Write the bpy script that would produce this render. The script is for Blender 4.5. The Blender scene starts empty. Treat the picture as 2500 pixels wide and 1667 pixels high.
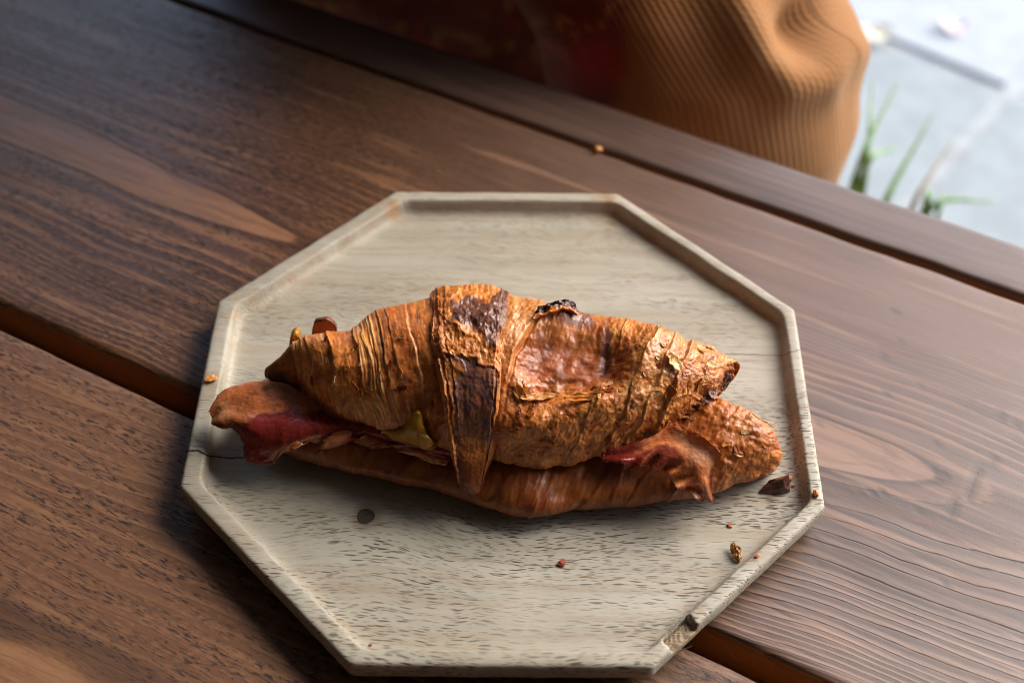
import bpy, bmesh, math, random
import numpy as np
from mathutils import Vector, Matrix
from mathutils.bvhtree import BVHTree

# ------------------------------------------------------------------ camera, world, sun, exposure
SC = bpy.context.scene
C = SC.collection
rng = np.random.default_rng(7)
random.seed(7)

FPX, PITCH, ROLL = 3436.9, 0.82226, 0.033622          # focal length in px of a 2500 px wide frame
CAM = np.array([0.00203, -0.34711, 0.41609])
_cp, _sp = math.cos(PITCH), math.sin(PITCH)
FW = np.array([0, _cp, -_sp]); _up = np.array([0, _sp, _cp]); _rt = np.array([1.0, 0, 0])
RT = math.cos(ROLL) * _rt + math.sin(ROLL) * _up
UP = -math.sin(ROLL) * _rt + math.cos(ROLL) * _up

cd = bpy.data.cameras.new('camera')
cam = bpy.data.objects.new('camera', cd); C.objects.link(cam)
M4 = Matrix.Identity(4)
for i in range(3):
    M4[i][0], M4[i][1], M4[i][2], M4[i][3] = RT[i], UP[i], -FW[i], CAM[i]
cam.matrix_world = M4
cd.sensor_width = 36.0; cd.lens = FPX / 2500 * 36.0
cd.clip_start = 0.01; cd.clip_end = 200
cd.dof.use_dof = True; cd.dof.focus_distance = 0.498; cd.dof.aperture_fstop = 6.8
SC.camera = cam

SUN_EL, SUN_AZ = math.radians(40), math.radians(57)    # azimuth from +Y (away from the viewer) towards +X
W = bpy.data.worlds.new('World'); SC.world = W; W.use_nodes = True
wn = W.node_tree.nodes; bg = wn['Background']
sky = wn.new('ShaderNodeTexSky'); sky.sky_type = 'NISHITA'; sky.sun_disc = False
sky.sun_elevation = SUN_EL; sky.sun_rotation = SUN_AZ
sky.dust_density = 3.0; sky.air_density = 1.0
W.node_tree.links.new(sky.outputs[0], bg.inputs[0]); bg.inputs[1].default_value = 0.15
sl = bpy.data.lights.new('sun', 'SUN'); sl.energy = 0.55; sl.angle = math.radians(36); sl.color = (1.0, 0.98, 0.95)
sun = bpy.data.objects.new('sun', sl); C.objects.link(sun)
sd = Vector((math.sin(SUN_AZ) * math.cos(SUN_EL), math.cos(SUN_AZ) * math.cos(SUN_EL), math.sin(SUN_EL)))
sun.rotation_euler = sd.to_track_quat('Z', 'Y').to_euler()
SC.view_settings.view_transform = 'Standard'; SC.view_settings.look = 'None'
SC.view_settings.exposure = 1.70; SC.view_settings.gamma = 1.0
SC.render.engine = 'CYCLES'
SC.cycles.use_denoising = True
SC.cycles.max_bounces = 8
SC.cycles.filter_width = 1.0

# ------------------------------------------------------------------ helpers
def ray(x, y):
    d = FW + RT * (x - 1250) / FPX - UP * (y - 833.5) / FPX
    return d / np.linalg.norm(d)

def at(x, y, z=0.0):
    d = ray(x, y)
    return CAM + d * (z - CAM[2]) / d[2]

def proj(X):
    d = np.asarray(X) - CAM
    z = d @ FW
    return 1250 + FPX * (d @ RT) / z, 833.5 - FPX * (d @ UP) / z

def sstep(a, b, x):
    t = np.clip((x - a) / (b - a), 0, 1)
    return t * t * (3 - 2 * t)

def _hash(ix, iy, iz, seed):
    h = (ix.astype(np.uint32) * np.uint32(374761393) + iy.astype(np.uint32) * np.uint32(668265263)
         + iz.astype(np.uint32) * np.uint32(2147483647 - 99990) + np.uint32(seed * 974711 % 4294967295))
    h = (h ^ (h >> np.uint32(13))) * np.uint32(1274126177)
    h = (h ^ (h >> np.uint32(16))) * np.uint32(2246822519)
    return h ^ (h >> np.uint32(15))

def noise(x, y, z=0.0, seed=0):
    """gradient noise about -1..1"""
    x, y, z = np.broadcast_arrays(np.asarray(x, float), np.asarray(y, float), np.asarray(z, float))
    fx, fy, fz = np.floor(x), np.floor(y), np.floor(z)
    ix, iy, iz = fx.astype(np.int64), fy.astype(np.int64), fz.astype(np.int64)
    x, y, z = x - fx, y - fy, z - fz
    u, v, w = (t * t * t * (t * (t * 6 - 15) + 10) for t in (x, y, z))
    out = 0
    for dx in (0, 1):
        wx = u if dx else 1 - u
        for dy in (0, 1):
            wy = v if dy else 1 - v
            for dz in (0, 1):
                wz = w if dz else 1 - w
                h = _hash(ix + dx, iy + dy, iz + dz, seed)
                gx = (h & np.uint32(1023)) / 511.5 - 1
                gy = ((h >> np.uint32(10)) & np.uint32(1023)) / 511.5 - 1
                gz = ((h >> np.uint32(20)) & np.uint32(1023)) / 511.5 - 1
                out = out + wx * wy * wz * (gx * (x - dx) + gy * (y - dy) + gz * (z - dz))
    return out * 1.4

def fbm(x, y, z=0.0, o=4, seed=0, g=0.5):
    s, a = 0, 1.0
    for i in range(o):
        s = s + a * noise(x * 2 ** i, y * 2 ** i, np.asarray(z) * 2 ** i, seed + 17 * i); a *= g
    return s

def worley(x, y, seed=0):
    """F1, F2 and a random number per cell"""
    ix, iy = np.floor(x).astype(np.int64), np.floor(y).astype(np.int64)
    f1 = np.full(x.shape, 9.0); f2 = np.full(x.shape, 9.0); cid = np.zeros(x.shape)
    zz = np.zeros_like(ix)
    for dx in (-1, 0, 1):
        for dy in (-1, 0, 1):
            h = _hash(ix + dx, iy + dy, zz, seed)
            px = ix + dx + (h & np.uint32(1023)) / 1023.0
            py = iy + dy + ((h >> np.uint32(10)) & np.uint32(1023)) / 1023.0
            d = np.hypot(px - x, py - y)
            r = ((h >> np.uint32(20)) & np.uint32(1023)) / 1023.0
            near = d < f1
            f2 = np.where(near, f1, np.minimum(f2, d))
            cid = np.where(near, r, cid); f1 = np.where(near, d, f1)
    return f1, f2, cid

def crom(pts, t):
    """Catmull-Rom through pts (n,k) at parameters t in 0..n-1"""
    P = np.asarray(pts, float); n = len(P); t = np.asarray(t, float)
    i = np.clip(np.floor(t).astype(int), 0, n - 2); f = (t - i)[..., None]
    p1, p2 = P[i], P[i + 1]
    p0 = np.where((i > 0)[..., None], P[np.maximum(i - 1, 0)], 2 * p1 - p2)
    p3 = np.where((i < n - 2)[..., None], P[np.minimum(i + 2, n - 1)], 2 * p2 - p1)
    return 0.5 * (2 * p1 + (p2 - p0) * f + (2 * p0 - 5 * p1 + 4 * p2 - p3) * f ** 2 + (3 * p1 - p0 - 3 * p2 + p3) * f ** 3)

def link(name, me, mat=None, parent=None):
    o = bpy.data.objects.new(name, me); C.objects.link(o)
    if mat: me.materials.append(mat)
    if parent: o.parent = parent
    return o

def mesh_from(name, V, F, smooth=True):
    me = bpy.data.meshes.new(name)
    V = np.ascontiguousarray(V, np.float32).reshape(-1, 3); F = np.asarray(F, np.int32)
    k = F.shape[1]
    me.vertices.add(len(V)); me.vertices.foreach_set('co', V.ravel())
    me.loops.add(F.size); me.loops.foreach_set('vertex_index', F.ravel())
    me.polygons.add(len(F))
    me.polygons.foreach_set('loop_start', np.arange(0, F.size, k, dtype=np.int32))
    me.polygons.foreach_set('loop_total', np.full(len(F), k, np.int32))
    me.polygons.foreach_set('use_smooth', np.full(len(F), smooth))
    me.update(calc_edges=True); me.validate()
    return me

def grid_faces(n, m, wrap=False):
    """quads of an n x m vertex grid, wrap closes the second axis"""
    i = np.arange(n - 1)[:, None]; j = np.arange(m if wrap else m - 1)[None, :]
    a = i * m + j; b = i * m + (j + 1) % m
    return np.stack([a, b, b + m, a + m], -1).reshape(-1, 4)

def add_col(me, name, col):
    a = me.attributes.new(name, 'FLOAT_COLOR', 'POINT')
    c = np.ones((len(me.vertices), 4), np.float32); c[:, :3] = np.asarray(col).reshape(-1, 3)
    a.data.foreach_set('color', c.ravel())

def add_float(me, name, v):
    a = me.attributes.new(name, 'FLOAT', 'POINT'); a.data.foreach_set('value', np.asarray(v, np.float32).ravel())

def grid_normals(V):
    du = np.gradient(V, axis=0); dv = np.gradient(V, axis=1)
    n = np.cross(du, dv); l = np.linalg.norm(n, axis=-1, keepdims=True)
    return n / np.maximum(l, 1e-12)

def solid_grid(V, Nrm, th):
    """closed thin sheet from an n x m grid: front grid, back grid offset by th, sides"""
    n, m = V.shape[:2]
    A = V.reshape(-1, 3); B = (V - Nrm * (th[..., None] if np.ndim(th) else th)).reshape(-1, 3)
    F = grid_faces(n, m); N = n * m
    rim = list(range(m)) + [i * m + m - 1 for i in range(1, n)] + [(n - 1) * m + j for j in range(m - 2, -1, -1)] + [i * m for i in range(n - 2, 0, -1)]
    r = np.array(rim); r2 = np.roll(r, -1)
    S = np.stack([r2, r, r + N, r2 + N], -1)
    return np.concatenate([A, B]), np.concatenate([F, F[:, ::-1] + N, S])

def tag(o, label=None, cat=None, group=None, kind=None):
    for k, v in (('label', label), ('category', cat), ('group', group), ('kind', kind)):
        if v: o[k] = v
    return o

def empty(name, loc=(0, 0, 0), rz=0.0):
    o = bpy.data.objects.new(name, None); C.objects.link(o)
    o.location = loc; o.rotation_euler = (0, 0, rz); o.empty_display_size = 0.02
    return o

class NT:
    """small wrapper to write node trees briefly"""
    def __init__(s, name):
        s.m = bpy.data.materials.new(name); s.m.use_nodes = True
        s.t = s.m.node_tree; s.n = s.t.nodes; s.b = s.n['Principled BSDF']
    def __call__(s, typ, ins=None, **kw):
        nd = s.n.new('ShaderNode' + typ)
        for k, v in kw.items(): setattr(nd, k, v)
        for k, v in (ins or {}).items(): s.set(nd.inputs[k], v)
        return nd
    def set(s, sock, v):
        if isinstance(v, bpy.types.NodeSocket): s.t.links.new(v, sock)
        elif isinstance(v, bpy.types.Node): s.t.links.new(v.outputs[0], sock)
        else: sock.default_value = v
    def math(s, op, a, b=0.0, c=0.0, clamp=False):
        nd = s.n.new('ShaderNodeMath'); nd.operation = op; nd.use_clamp = clamp
        for i, v in enumerate((a, b, c)): s.set(nd.inputs[i], v)
        return nd.outputs[0]
    def mapr(s, v, a, b, c=0.0, d=1.0, smooth=True):
        nd = s.n.new('ShaderNodeMapRange'); nd.clamp = True
        if smooth: nd.interpolation_type = 'SMOOTHSTEP'
        for i, x in enumerate((v, a, b, c, d)): s.set(nd.inputs[i], x)
        return nd.outputs[0]
    def mix(s, f, a, b, mode='MIX'):
        nd = s.n.new('ShaderNodeMix'); nd.data_type = 'RGBA'; nd.blend_type = mode
        s.set(nd.inputs[0], f); s.set(nd.inputs[6], a); s.set(nd.inputs[7], b)
        return nd.outputs[2]
    def attr(s, name, out='Fac'):
        nd = s.n.new('ShaderNodeAttribute'); nd.attribute_name = name
        return nd.outputs[out]
    def noise(s, vec, scale, detail=3.0, rough=0.5, dist=0.0):
        nd = s('TexNoise', {'Vector': vec, 'Scale': scale, 'Detail': detail, 'Roughness': rough, 'Distortion': dist})
        return nd.outputs['Fac']
    def scaled(s, vec, sc):
        nd = s('VectorMath', {0: vec, 1: sc}, operation='MULTIPLY'); return nd.outputs[0]
    def bump(s, h, dist, strength=1.0, normal=None):
        nd = s('Bump', {'Height': h, 'Distance': dist, 'Strength': strength})
        if normal is not None: s.set(nd.inputs['Normal'], normal)
        return nd.outputs[0]
    def out(s, **kw):
        for k, v in kw.items(): s.set(s.b.inputs[k.replace('_', ' ')], v)
        return s.m

def rgb(*c): return (c[0], c[1], c[2], 1.0)

# ------------------------------------------------------------------ materials
def wood_plank_material(seed, dark, mid, pale, speckle, gloss):
    m = NT('stained_plank_wood')
    co = m('TexCoord').outputs['Object']
    sh = m('VectorMath', {0: co, 1: (seed * 1.7, seed * 0.9, seed * 0.3)}, operation='ADD').outputs[0]
    wob = m.noise(m.scaled(sh, (14, 60, 60)), 1.0, 3)
    fine = m.noise(m.scaled(sh, (60, 420, 420)), 1.0, 3, 0.6)
    ph = m.math('ADD', m.attr('ring'), m.math('MULTIPLY', m.math('SUBTRACT', wob, 0.5), 0.7))
    ph = m.math('ADD', ph, m.math('MULTIPLY', m.math('SUBTRACT', fine, 0.5), 0.28))
    fr = m.math('FRACT', ph)
    late = m.math('MULTIPLY', m.mapr(fr, 0.45, 0.9), m.mapr(fr, 1.0, 0.94))      # pale, proud latewood
    edge = m.math('MULTIPLY', m.mapr(fr, 0.13, 0.0), m.mapr(m.noise(m.scaled(sh, (10, 90, 90)), 1.0, 2), 0.35, 0.6))                                                # thin dark line at the step
    big = m.noise(m.scaled(sh, (5, 12, 12)), 1.0, 4, 0.55)
    streak = m.noise(m.scaled(sh, (16, 260, 260)), 1.0, 4, 0.6)
    spk = m.noise(m.scaled(sh, (230, 960, 960)), 1.0, 4, 0.65, 0.35)
    spk2 = m.noise(m.scaled(sh, (26, 210, 210)), 1.0, 4, 0.65, 0.4)
    body = m.mix(m.mapr(m.math('ADD', big, m.math('MULTIPLY', streak, 0.5)), 0.56, 0.90), rgb(*dark), rgb(*mid))
    body = m.mix(m.mapr(m.noise(m.scaled(sh, (9, 150, 150)), 1.0, 3, 0.55), 0.54, 0.68, 0.0, 0.75), body, rgb(*pale))
    body = m.mix(m.math('MULTIPLY', late, m.mapr(m.noise(m.scaled(sh, (8, 30, 30)), 1.0, 2), 0.3, 0.7, 0.2, 0.8)), body, rgb(*pale))
    rad = m.math('ADD', m.attr('island'), m.math('MULTIPLY', m.math('SUBTRACT', wob, 0.5), 0.0012))
    isl = m.mapr(rad, 0.0127, 0.0119)
    rim = m.math('MULTIPLY', m.mapr(rad, 0.0119, 0.0123), m.mapr(rad, 0.0133, 0.0124))
    tan = m.mix(streak, rgb(*[c * 0.95 for c in pale]), rgb(*[c * 1.12 for c in pale]))
    tan = m.mix(m.mapr(spk2, 0.42, 0.62, 0.0, 0.5), tan, rgb(*mid))
    body = m.mix(isl, body, tan)
    sm = m.math('MULTIPLY', m.math('MULTIPLY', m.mapr(spk, 0.50, 0.60), m.mapr(spk2, 0.40, 0.56)), m.math('SUBTRACT', 1.0, m.math('MULTIPLY', isl, 0.85)))
    sm = m.math('MULTIPLY', sm, m.math('MULTIPLY', m.attr('rough_zone'), speckle))
    body = m.mix(sm, body, rgb(dark[0] * 0.30, dark[1] * 0.30, dark[2] * 0.34))
    lite = m.math('MULTIPLY', m.mapr(spk, 0.47, 0.36), m.math('MULTIPLY', m.attr('rough_zone'), speckle * 0.45))
    body = m.mix(lite, body, rgb(pale[0] * 1.1, pale[1] * 1.15, pale[2] * 1.25))
    lg = m.attr('ledge')
    body = m.mix(m.math('MAXIMUM', m.math('MULTIPLY', edge, m.math('MULTIPLY', lg, 0.9)), m.math('MULTIPLY', rim, 0.55)), body, rgb(dark[0] * 0.3, dark[1] * 0.3, dark[2] * 0.35))
    dent = m.attr('dent')
    body = m.mix(m.math('MULTIPLY', dent, 0.8), body, rgb(dark[0] * 0.45, dark[1] * 0.45, dark[2] * 0.45))
    sheen_grey = m('HueSaturation', {'Saturation': 0.70, 'Value': 0.74, 'Color': body}).outputs[0]
    body = m.mix(m.math('MULTIPLY', m.math('SUBTRACT', 1.0, m.attr('rough_zone')), 0.75), body, sheen_grey)      # grey sheen on this side put into the colour
    rawc = m.mix(streak, rgb(0.19, 0.075, 0.022), rgb(0.38, 0.165, 0.052))
    body = m.mix(m.attr('raw'), body, rawc)
    saw = m.math('SUBTRACT', m.math('ADD', m.math('MULTIPLY', fr, 0.25), m.math('MULTIPLY', late, 0.35)), m.math('MULTIPLY', edge, 0.5))
    n1 = m.bump(m.math('MULTIPLY', saw, lg), 0.0006, 0.6)
    grain = m.math('ADD', m.math('MULTIPLY', streak, 0.5), m.math('MULTIPLY', m.math('SUBTRACT', 1.0, sm), 0.6))
    n2 = m.bump(grain, 0.00025, 0.7, n1)
    n3 = m.bump(m.math('SUBTRACT', 1.0, dent), 0.00012, 0.5, n2)
    n4 = m.bump(m.noise(sh, 1500, 2), 0.00006, 0.6, n3)
    r = m.math('ADD', gloss, m.math('ADD', m.math('MULTIPLY', sm, 0.2), m.math('MULTIPLY', m.math('SUBTRACT', fine, 0.5), 0.25)))
    return m.out(Base_Color=body, Roughness=r, Normal=n4, Specular_IOR_Level=0.52)

KNOT = at(893, 1260, 0.0070)
def pale_wood_material():
    m = NT('pale_tray_wood')
    co = m('TexCoord').outputs['Object']
    w1 = m('TexNoise', {'Vector': m.scaled(co, (16, 30, 30)), 'Scale': 1.0, 'Detail': 2.0}).outputs['Fac']
    w2 = m('TexNoise', {'Vector': m.scaled(co, (45, 60, 60)), 'Scale': 1.0, 'Detail': 2.0}).outputs['Fac']
    sep = m('SeparateXYZ', {0: co})
    fl = m.attr('flow')
    y = m.math('ADD', sep.outputs[1], m.math('ADD', m.math('MULTIPLY', m.math('SUBTRACT', w1, 0.5), 0.008), m.math('MULTIPLY', m.math('SUBTRACT', w2, 0.5), 0.004)))
    y = m.math('ADD', y, fl)
    flow = m('CombineXYZ', {0: sep.outputs[0], 1: y, 2: m.math('MULTIPLY', sep.outputs[2], 0.6)}).outputs[0]
    def pores(sx, sy, lo, hi, cut):
        v = m('TexVoronoi', {'Vector': m.scaled(flow, (1 / sx, 1 / sy, 1 / sy)), 'Scale': 1.0, 'Randomness': 0.95})
        d = m.mapr(v.outputs['Distance'], hi, lo)
        keep = m.mapr(m('SeparateColor', {0: v.outputs['Color']}).outputs[0], cut, cut + 0.1)
        return m.math('MULTIPLY', d, keep)
    zone = m.mapr(m.noise(m.scaled(flow, (14, 60, 60)), 1.0, 3, 0.6), 0.32, 0.68)
    p1 = pores(0.0092, 0.00090, 0.15, 0.34, 0.02)
    p2 = m.math('MAXIMUM', pores(0.0062, 0.00074, 0.14, 0.34, 0.03), pores(0.0050, 0.00080, 0.14, 0.34, 0.05))
    pore = m.math('MAXIMUM', m.math('MULTIPLY', p1, m.mapr(zone, 0.0, 0.7, 0.35, 1.0)), m.math('MULTIPLY', p2, zone))
    streak = m.noise(m.scaled(flow, (12, 330, 330)), 1.0, 4, 0.6)
    band = m.noise(m.scaled(flow, (6, 45, 45)), 1.0, 3, 0.55)
    blot = m.noise(co, 22, 4, 0.6)
    base = m.mix(m.mapr(band, 0.3, 0.7), rgb(0.322, 0.300, 0.236), rgb(0.438, 0.420, 0.352))
    base = m.mix(m.mapr(streak, 0.42, 0.66, 0.0, 0.5), base, rgb(0.33, 0.26, 0.175))
    base = m.mix(m.mapr(blot, 0.5, 0.75, 0.0, 0.35), base, rgb(0.60, 0.56, 0.47))
    kd = m('VectorMath', {0: m('VectorMath', {0: co, 1: (1, 0.9, 0)}, operation='MULTIPLY').outputs[0], 1: (KNOT[0], KNOT[1] * 0.9, 0)}, operation='DISTANCE').outputs['Value']
    base = m.mix(m.mapr(m.math('ADD', kd, m.math('MULTIPLY', m.math('SUBTRACT', w2, 0.5), 0.004)), 0.0075, 0.0030, 0.0, 0.7), base, rgb(0.19, 0.14, 0.09))
    pore = m.math('MULTIPLY', pore, m.mapr(m.noise(m.scaled(co, (1, 2, 1)), 26, 3), 0.36, 0.58, 0.62, 1.0))
    fz = m.attr('pore_zone')
    base = m.mix(m.math('MULTIPLY', pore, m.math('MULTIPLY', fz, 0.95)), base, rgb(0.060, 0.038, 0.024))
    st = m.attr('stain')
    sn = m.math('MULTIPLY', st, m.mapr(m.noise(co, 130, 4, 0.65), 0.36, 0.66))
    base = m.mix(sn, base, rgb(0.34, 0.17, 0.055))
    cr = m.attr('crack')
    base = m.mix(m.mapr(cr, 0.35, 0.75), base, rgb(0.035, 0.022, 0.014))
    fresh = m.attr('chip')
    base = m.mix(fresh, base, m.mix(streak, rgb(0.24, 0.165, 0.095), rgb(0.42, 0.33, 0.215)))
    n1 = m.bump(m.math('SUBTRACT', 1.0, pore), 0.00028, 0.8)
    n2 = m.bump(streak, 0.00018, 0.7, n1)
    n3 = m.bump(m.noise(co, 900, 3), 0.0001, 0.5, n2)
    r = m.mapr(m.noise(co, 60, 3), 0.3, 0.7, 0.42, 0.62)
    return m.out(Base_Color=base, Roughness=r, Normal=n3, Specular_IOR_Level=0.4)

def pastry_material():
    m = NT('baked_pastry')
    co = m('TexCoord').outputs['Object']
    col = m.attr('albedo', 'Color'); gl = m.attr('glaze')
    n1 = m.noise(co, 420, 4, 0.65, 0.5); n2 = m.noise(co, 1300, 3, 0.6)
    c = m.mix(m.mapr(n1, 0.40, 0.68, 0.0, 0.55), col, m.mix(1.0, col, rgb(0.50, 0.34, 0.24), 'MULTIPLY'))
    c = m.mix(m.mapr(n2, 0.56, 0.72, 0.0, 0.55), c, m.mix(1.0, c, rgb(1.6, 1.75, 1.9), 'MULTIPLY'))
    b = m.bump(n1, 0.00020, 0.6); b = m.bump(n2, 0.00010, 0.5, b)
    r = m.math('SUBTRACT', m.mapr(n1, 0.3, 0.75, 0.34, 0.60), m.math('MULTIPLY', gl, 0.14))
    return m.out(Base_Color=c, Roughness=r, Normal=b, Specular_IOR_Level=0.5,
                 Subsurface_Weight=0.12, Subsurface_Radius=(0.0025, 0.0011, 0.0005), Subsurface_Scale=1.0)

def bacon_material():
    m = NT('fried_bacon')
    co = m('TexCoord').outputs['Object']
    col = m.attr('albedo', 'Color')
    n1 = m.noise(co, 330, 4, 0.6, 0.6); n2 = m.noise(co, 1500, 2)
    c = m.mix(m.mapr(n1, 0.42, 0.7, 0.0, 0.35), col, m.mix(1.0, col, rgb(0.5, 0.36, 0.3), 'MULTIPLY'))
    b = m.bump(n1, 0.0005, 0.6); b = m.bump(n2, 0.00007, 0.6, b)
    return m.out(Base_Color=c, Roughness=m.mapr(n1, 0.3, 0.7, 0.16, 0.34), Normal=b, Specular_IOR_Level=0.5,
                 Subsurface_Weight=0.08, Subsurface_Radius=(0.003, 0.0009, 0.0005), Subsurface_Scale=1.0)

def simple(name, col, rough=0.5, var=0.25, scale=300, bump=0.0002, sss=0.0, rad=(0.002, 0.001, 0.0005), spec=0.5):
    m = NT(name); co = m('TexCoord').outputs['Object']
    n = m.noise(co, scale, 4, 0.6)
    c = m.mix(m.mapr(n, 0.3, 0.7), rgb(*[x * (1 - var) for x in col]), rgb(*[min(1, x * (1 + var)) for x in col]))
    return m.out(Base_Color=c, Roughness=rough, Normal=m.bump(n, bump, 0.8), Subsurface_Weight=sss, Subsurface_Radius=rad,
                 Subsurface_Scale=1.0, Specular_IOR_Level=spec)

def knit_material():
    m = NT('ribbed_knit')
    uv = m('TexCoord').outputs['UV']
    col = m.attr('albedo', 'Color')
    sep = m('SeparateXYZ', {0: uv})
    wob = m.noise(m.scaled(uv, (60, 60, 1)), 1.0, 2)
    u = m.math('ADD', m.math('MULTIPLY', sep.outputs[0], 2 * math.pi / 0.0031), m.math('MULTIPLY', wob, 1.6))
    rib = m.math('ADD', m.math('MULTIPLY', m.math('SINE', u), 0.5), 0.5)
    v = m.math('MULTIPLY', sep.outputs[1], 2 * math.pi / 0.0032)
    st = m.math('ADD', m.math('MULTIPLY', m.math('SINE', m.math('ADD', v, m.math('MULTIPLY', u, 0.5))), 0.5), 0.5)
    h = m.math('ADD', rib, m.math('MULTIPLY', st, 0.35))
    fz = m.noise(m.scaled(uv, (900, 900, 1)), 1.0, 3)
    c = m.mix(m.mapr(fz, 0.3, 0.7, 0.0, 0.3), col, m.mix(1.0, col, rgb(0.6, 0.55, 0.5), 'MULTIPLY'))
    c = m.mix(m.math('MULTIPLY', m.math('SUBTRACT', 1.0, rib), 0.22), c, m.mix(1.0, col, rgb(0.55, 0.5, 0.45), 'MULTIPLY'))
    return m.out(Base_Color=c, Roughness=0.9, Normal=m.bump(h, 0.0005, 0.6), Specular_IOR_Level=0.2,
                 Sheen_Weight=0.25, Sheen_Roughness=0.4, Sheen_Tint=(1.0, 0.8, 0.55, 1.0))

PASTRY = pastry_material(); BACON = bacon_material(); TRAY = pale_wood_material()
CHEESE = simple('melted_cheese', (0.42, 0.20, 0.014), 0.35, 0.12, 220, 0.0002, 0.3, (0.003, 0.0016, 0.0005))

# ------------------------------------------------------------------ the table
TH = math.radians(-26.8)
DS = np.array([math.cos(TH), math.sin(TH)]); DT = np.array([-math.sin(TH), math.cos(TH)])
def st_of(x, y):
    p = at(x, y, 0)[:2]
    return np.array([p @ DS, p @ DT])

table = tag(empty('wooden_table', (0, 0, 0)), 'dark brown stained plank table under the octagonal wooden tray', 'table')

def plank(t0, t1, s0, s1, field, mat, label=None, th=0.024, step=0.0022, skew=0.0):
    sc, tc = (s0 + s1) / 2, (t0 + t1) / 2
    ns = int((s1 - s0) / step / 1.6); ntop = max(12, int((t1 - t0) / step))
    r = 0.0022
    prof = [(t0, -th), (t0, -th * 0.66), (t0, -th * 0.33), (t0, -r * 1.2), (t0 + r * 0.12, -r * 0.55), (t0 + r * 0.45, -r * 0.15)]
    prof += [(t0 + r + (t1 - t0 - 2 * r) * k / ntop, 0.0) for k in range(ntop + 1)]
    prof += [(t1 - r * 0.45, -r * 0.15), (t1 - r * 0.12, -r * 0.55), (t1, -r * 1.2), (t1, -th * 0.33), (t1, -th * 0.66), (t1, -th)]
    prof = np.array(prof)
    S = np.linspace(s0, s1, ns)
    V = np.zeros((ns, len(prof), 3))
    V[..., 0] = S[:, None]; V[..., 1] = prof[None, :, 0]; V[..., 2] = prof[None, :, 1]
    ring, island, zone, dent, ledge = field(V[..., 0], V[..., 1], V[..., 2])
    edge = np.minimum(np.abs(V[..., 1] - t0), np.abs(t1 - V[..., 1]))
    wear = np.exp(-edge / 0.004)
    V[..., 2] += -0.0009 * wear * (0.5 + 0.5 * fbm(V[..., 0] * 45, V[..., 1] * 30, 0, 3, 5)) * (V[..., 2] > -0.01)
    V[..., 1] += 0.0005 * fbm(V[..., 0] * 30, 0 * V[..., 1], V[..., 2] * 60, 3, 9) * (wear > 0.4)
    V[..., 2] += 0.00018 * fbm(V[..., 0] * 12, V[..., 1] * 60, 0, 2, 3) * (V[..., 2] > -0.001)
    L = V.copy(); L[..., 0] -= sc; L[..., 1] -= tc
    F = grid_faces(ns, len(prof), True)[:, ::-1]
    me = mesh_from('plank', L, F)
    for nm, a in (('ring', ring), ('island', island), ('rough_zone', zone), ('dent', dent), ('ledge', ledge), ('raw', sstep(-0.0012, -0.0045, V[..., 2]))): add_float(me, nm, a)
    o = link('plank', me, mat, table)
    p = sc * DS + tc * DT
    o.location = (p[0], p[1], 0); o.rotation_euler = (0, 0, TH)
    o.rotation_euler[2] += skew
    if label: o['label'] = label
    return o

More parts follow.
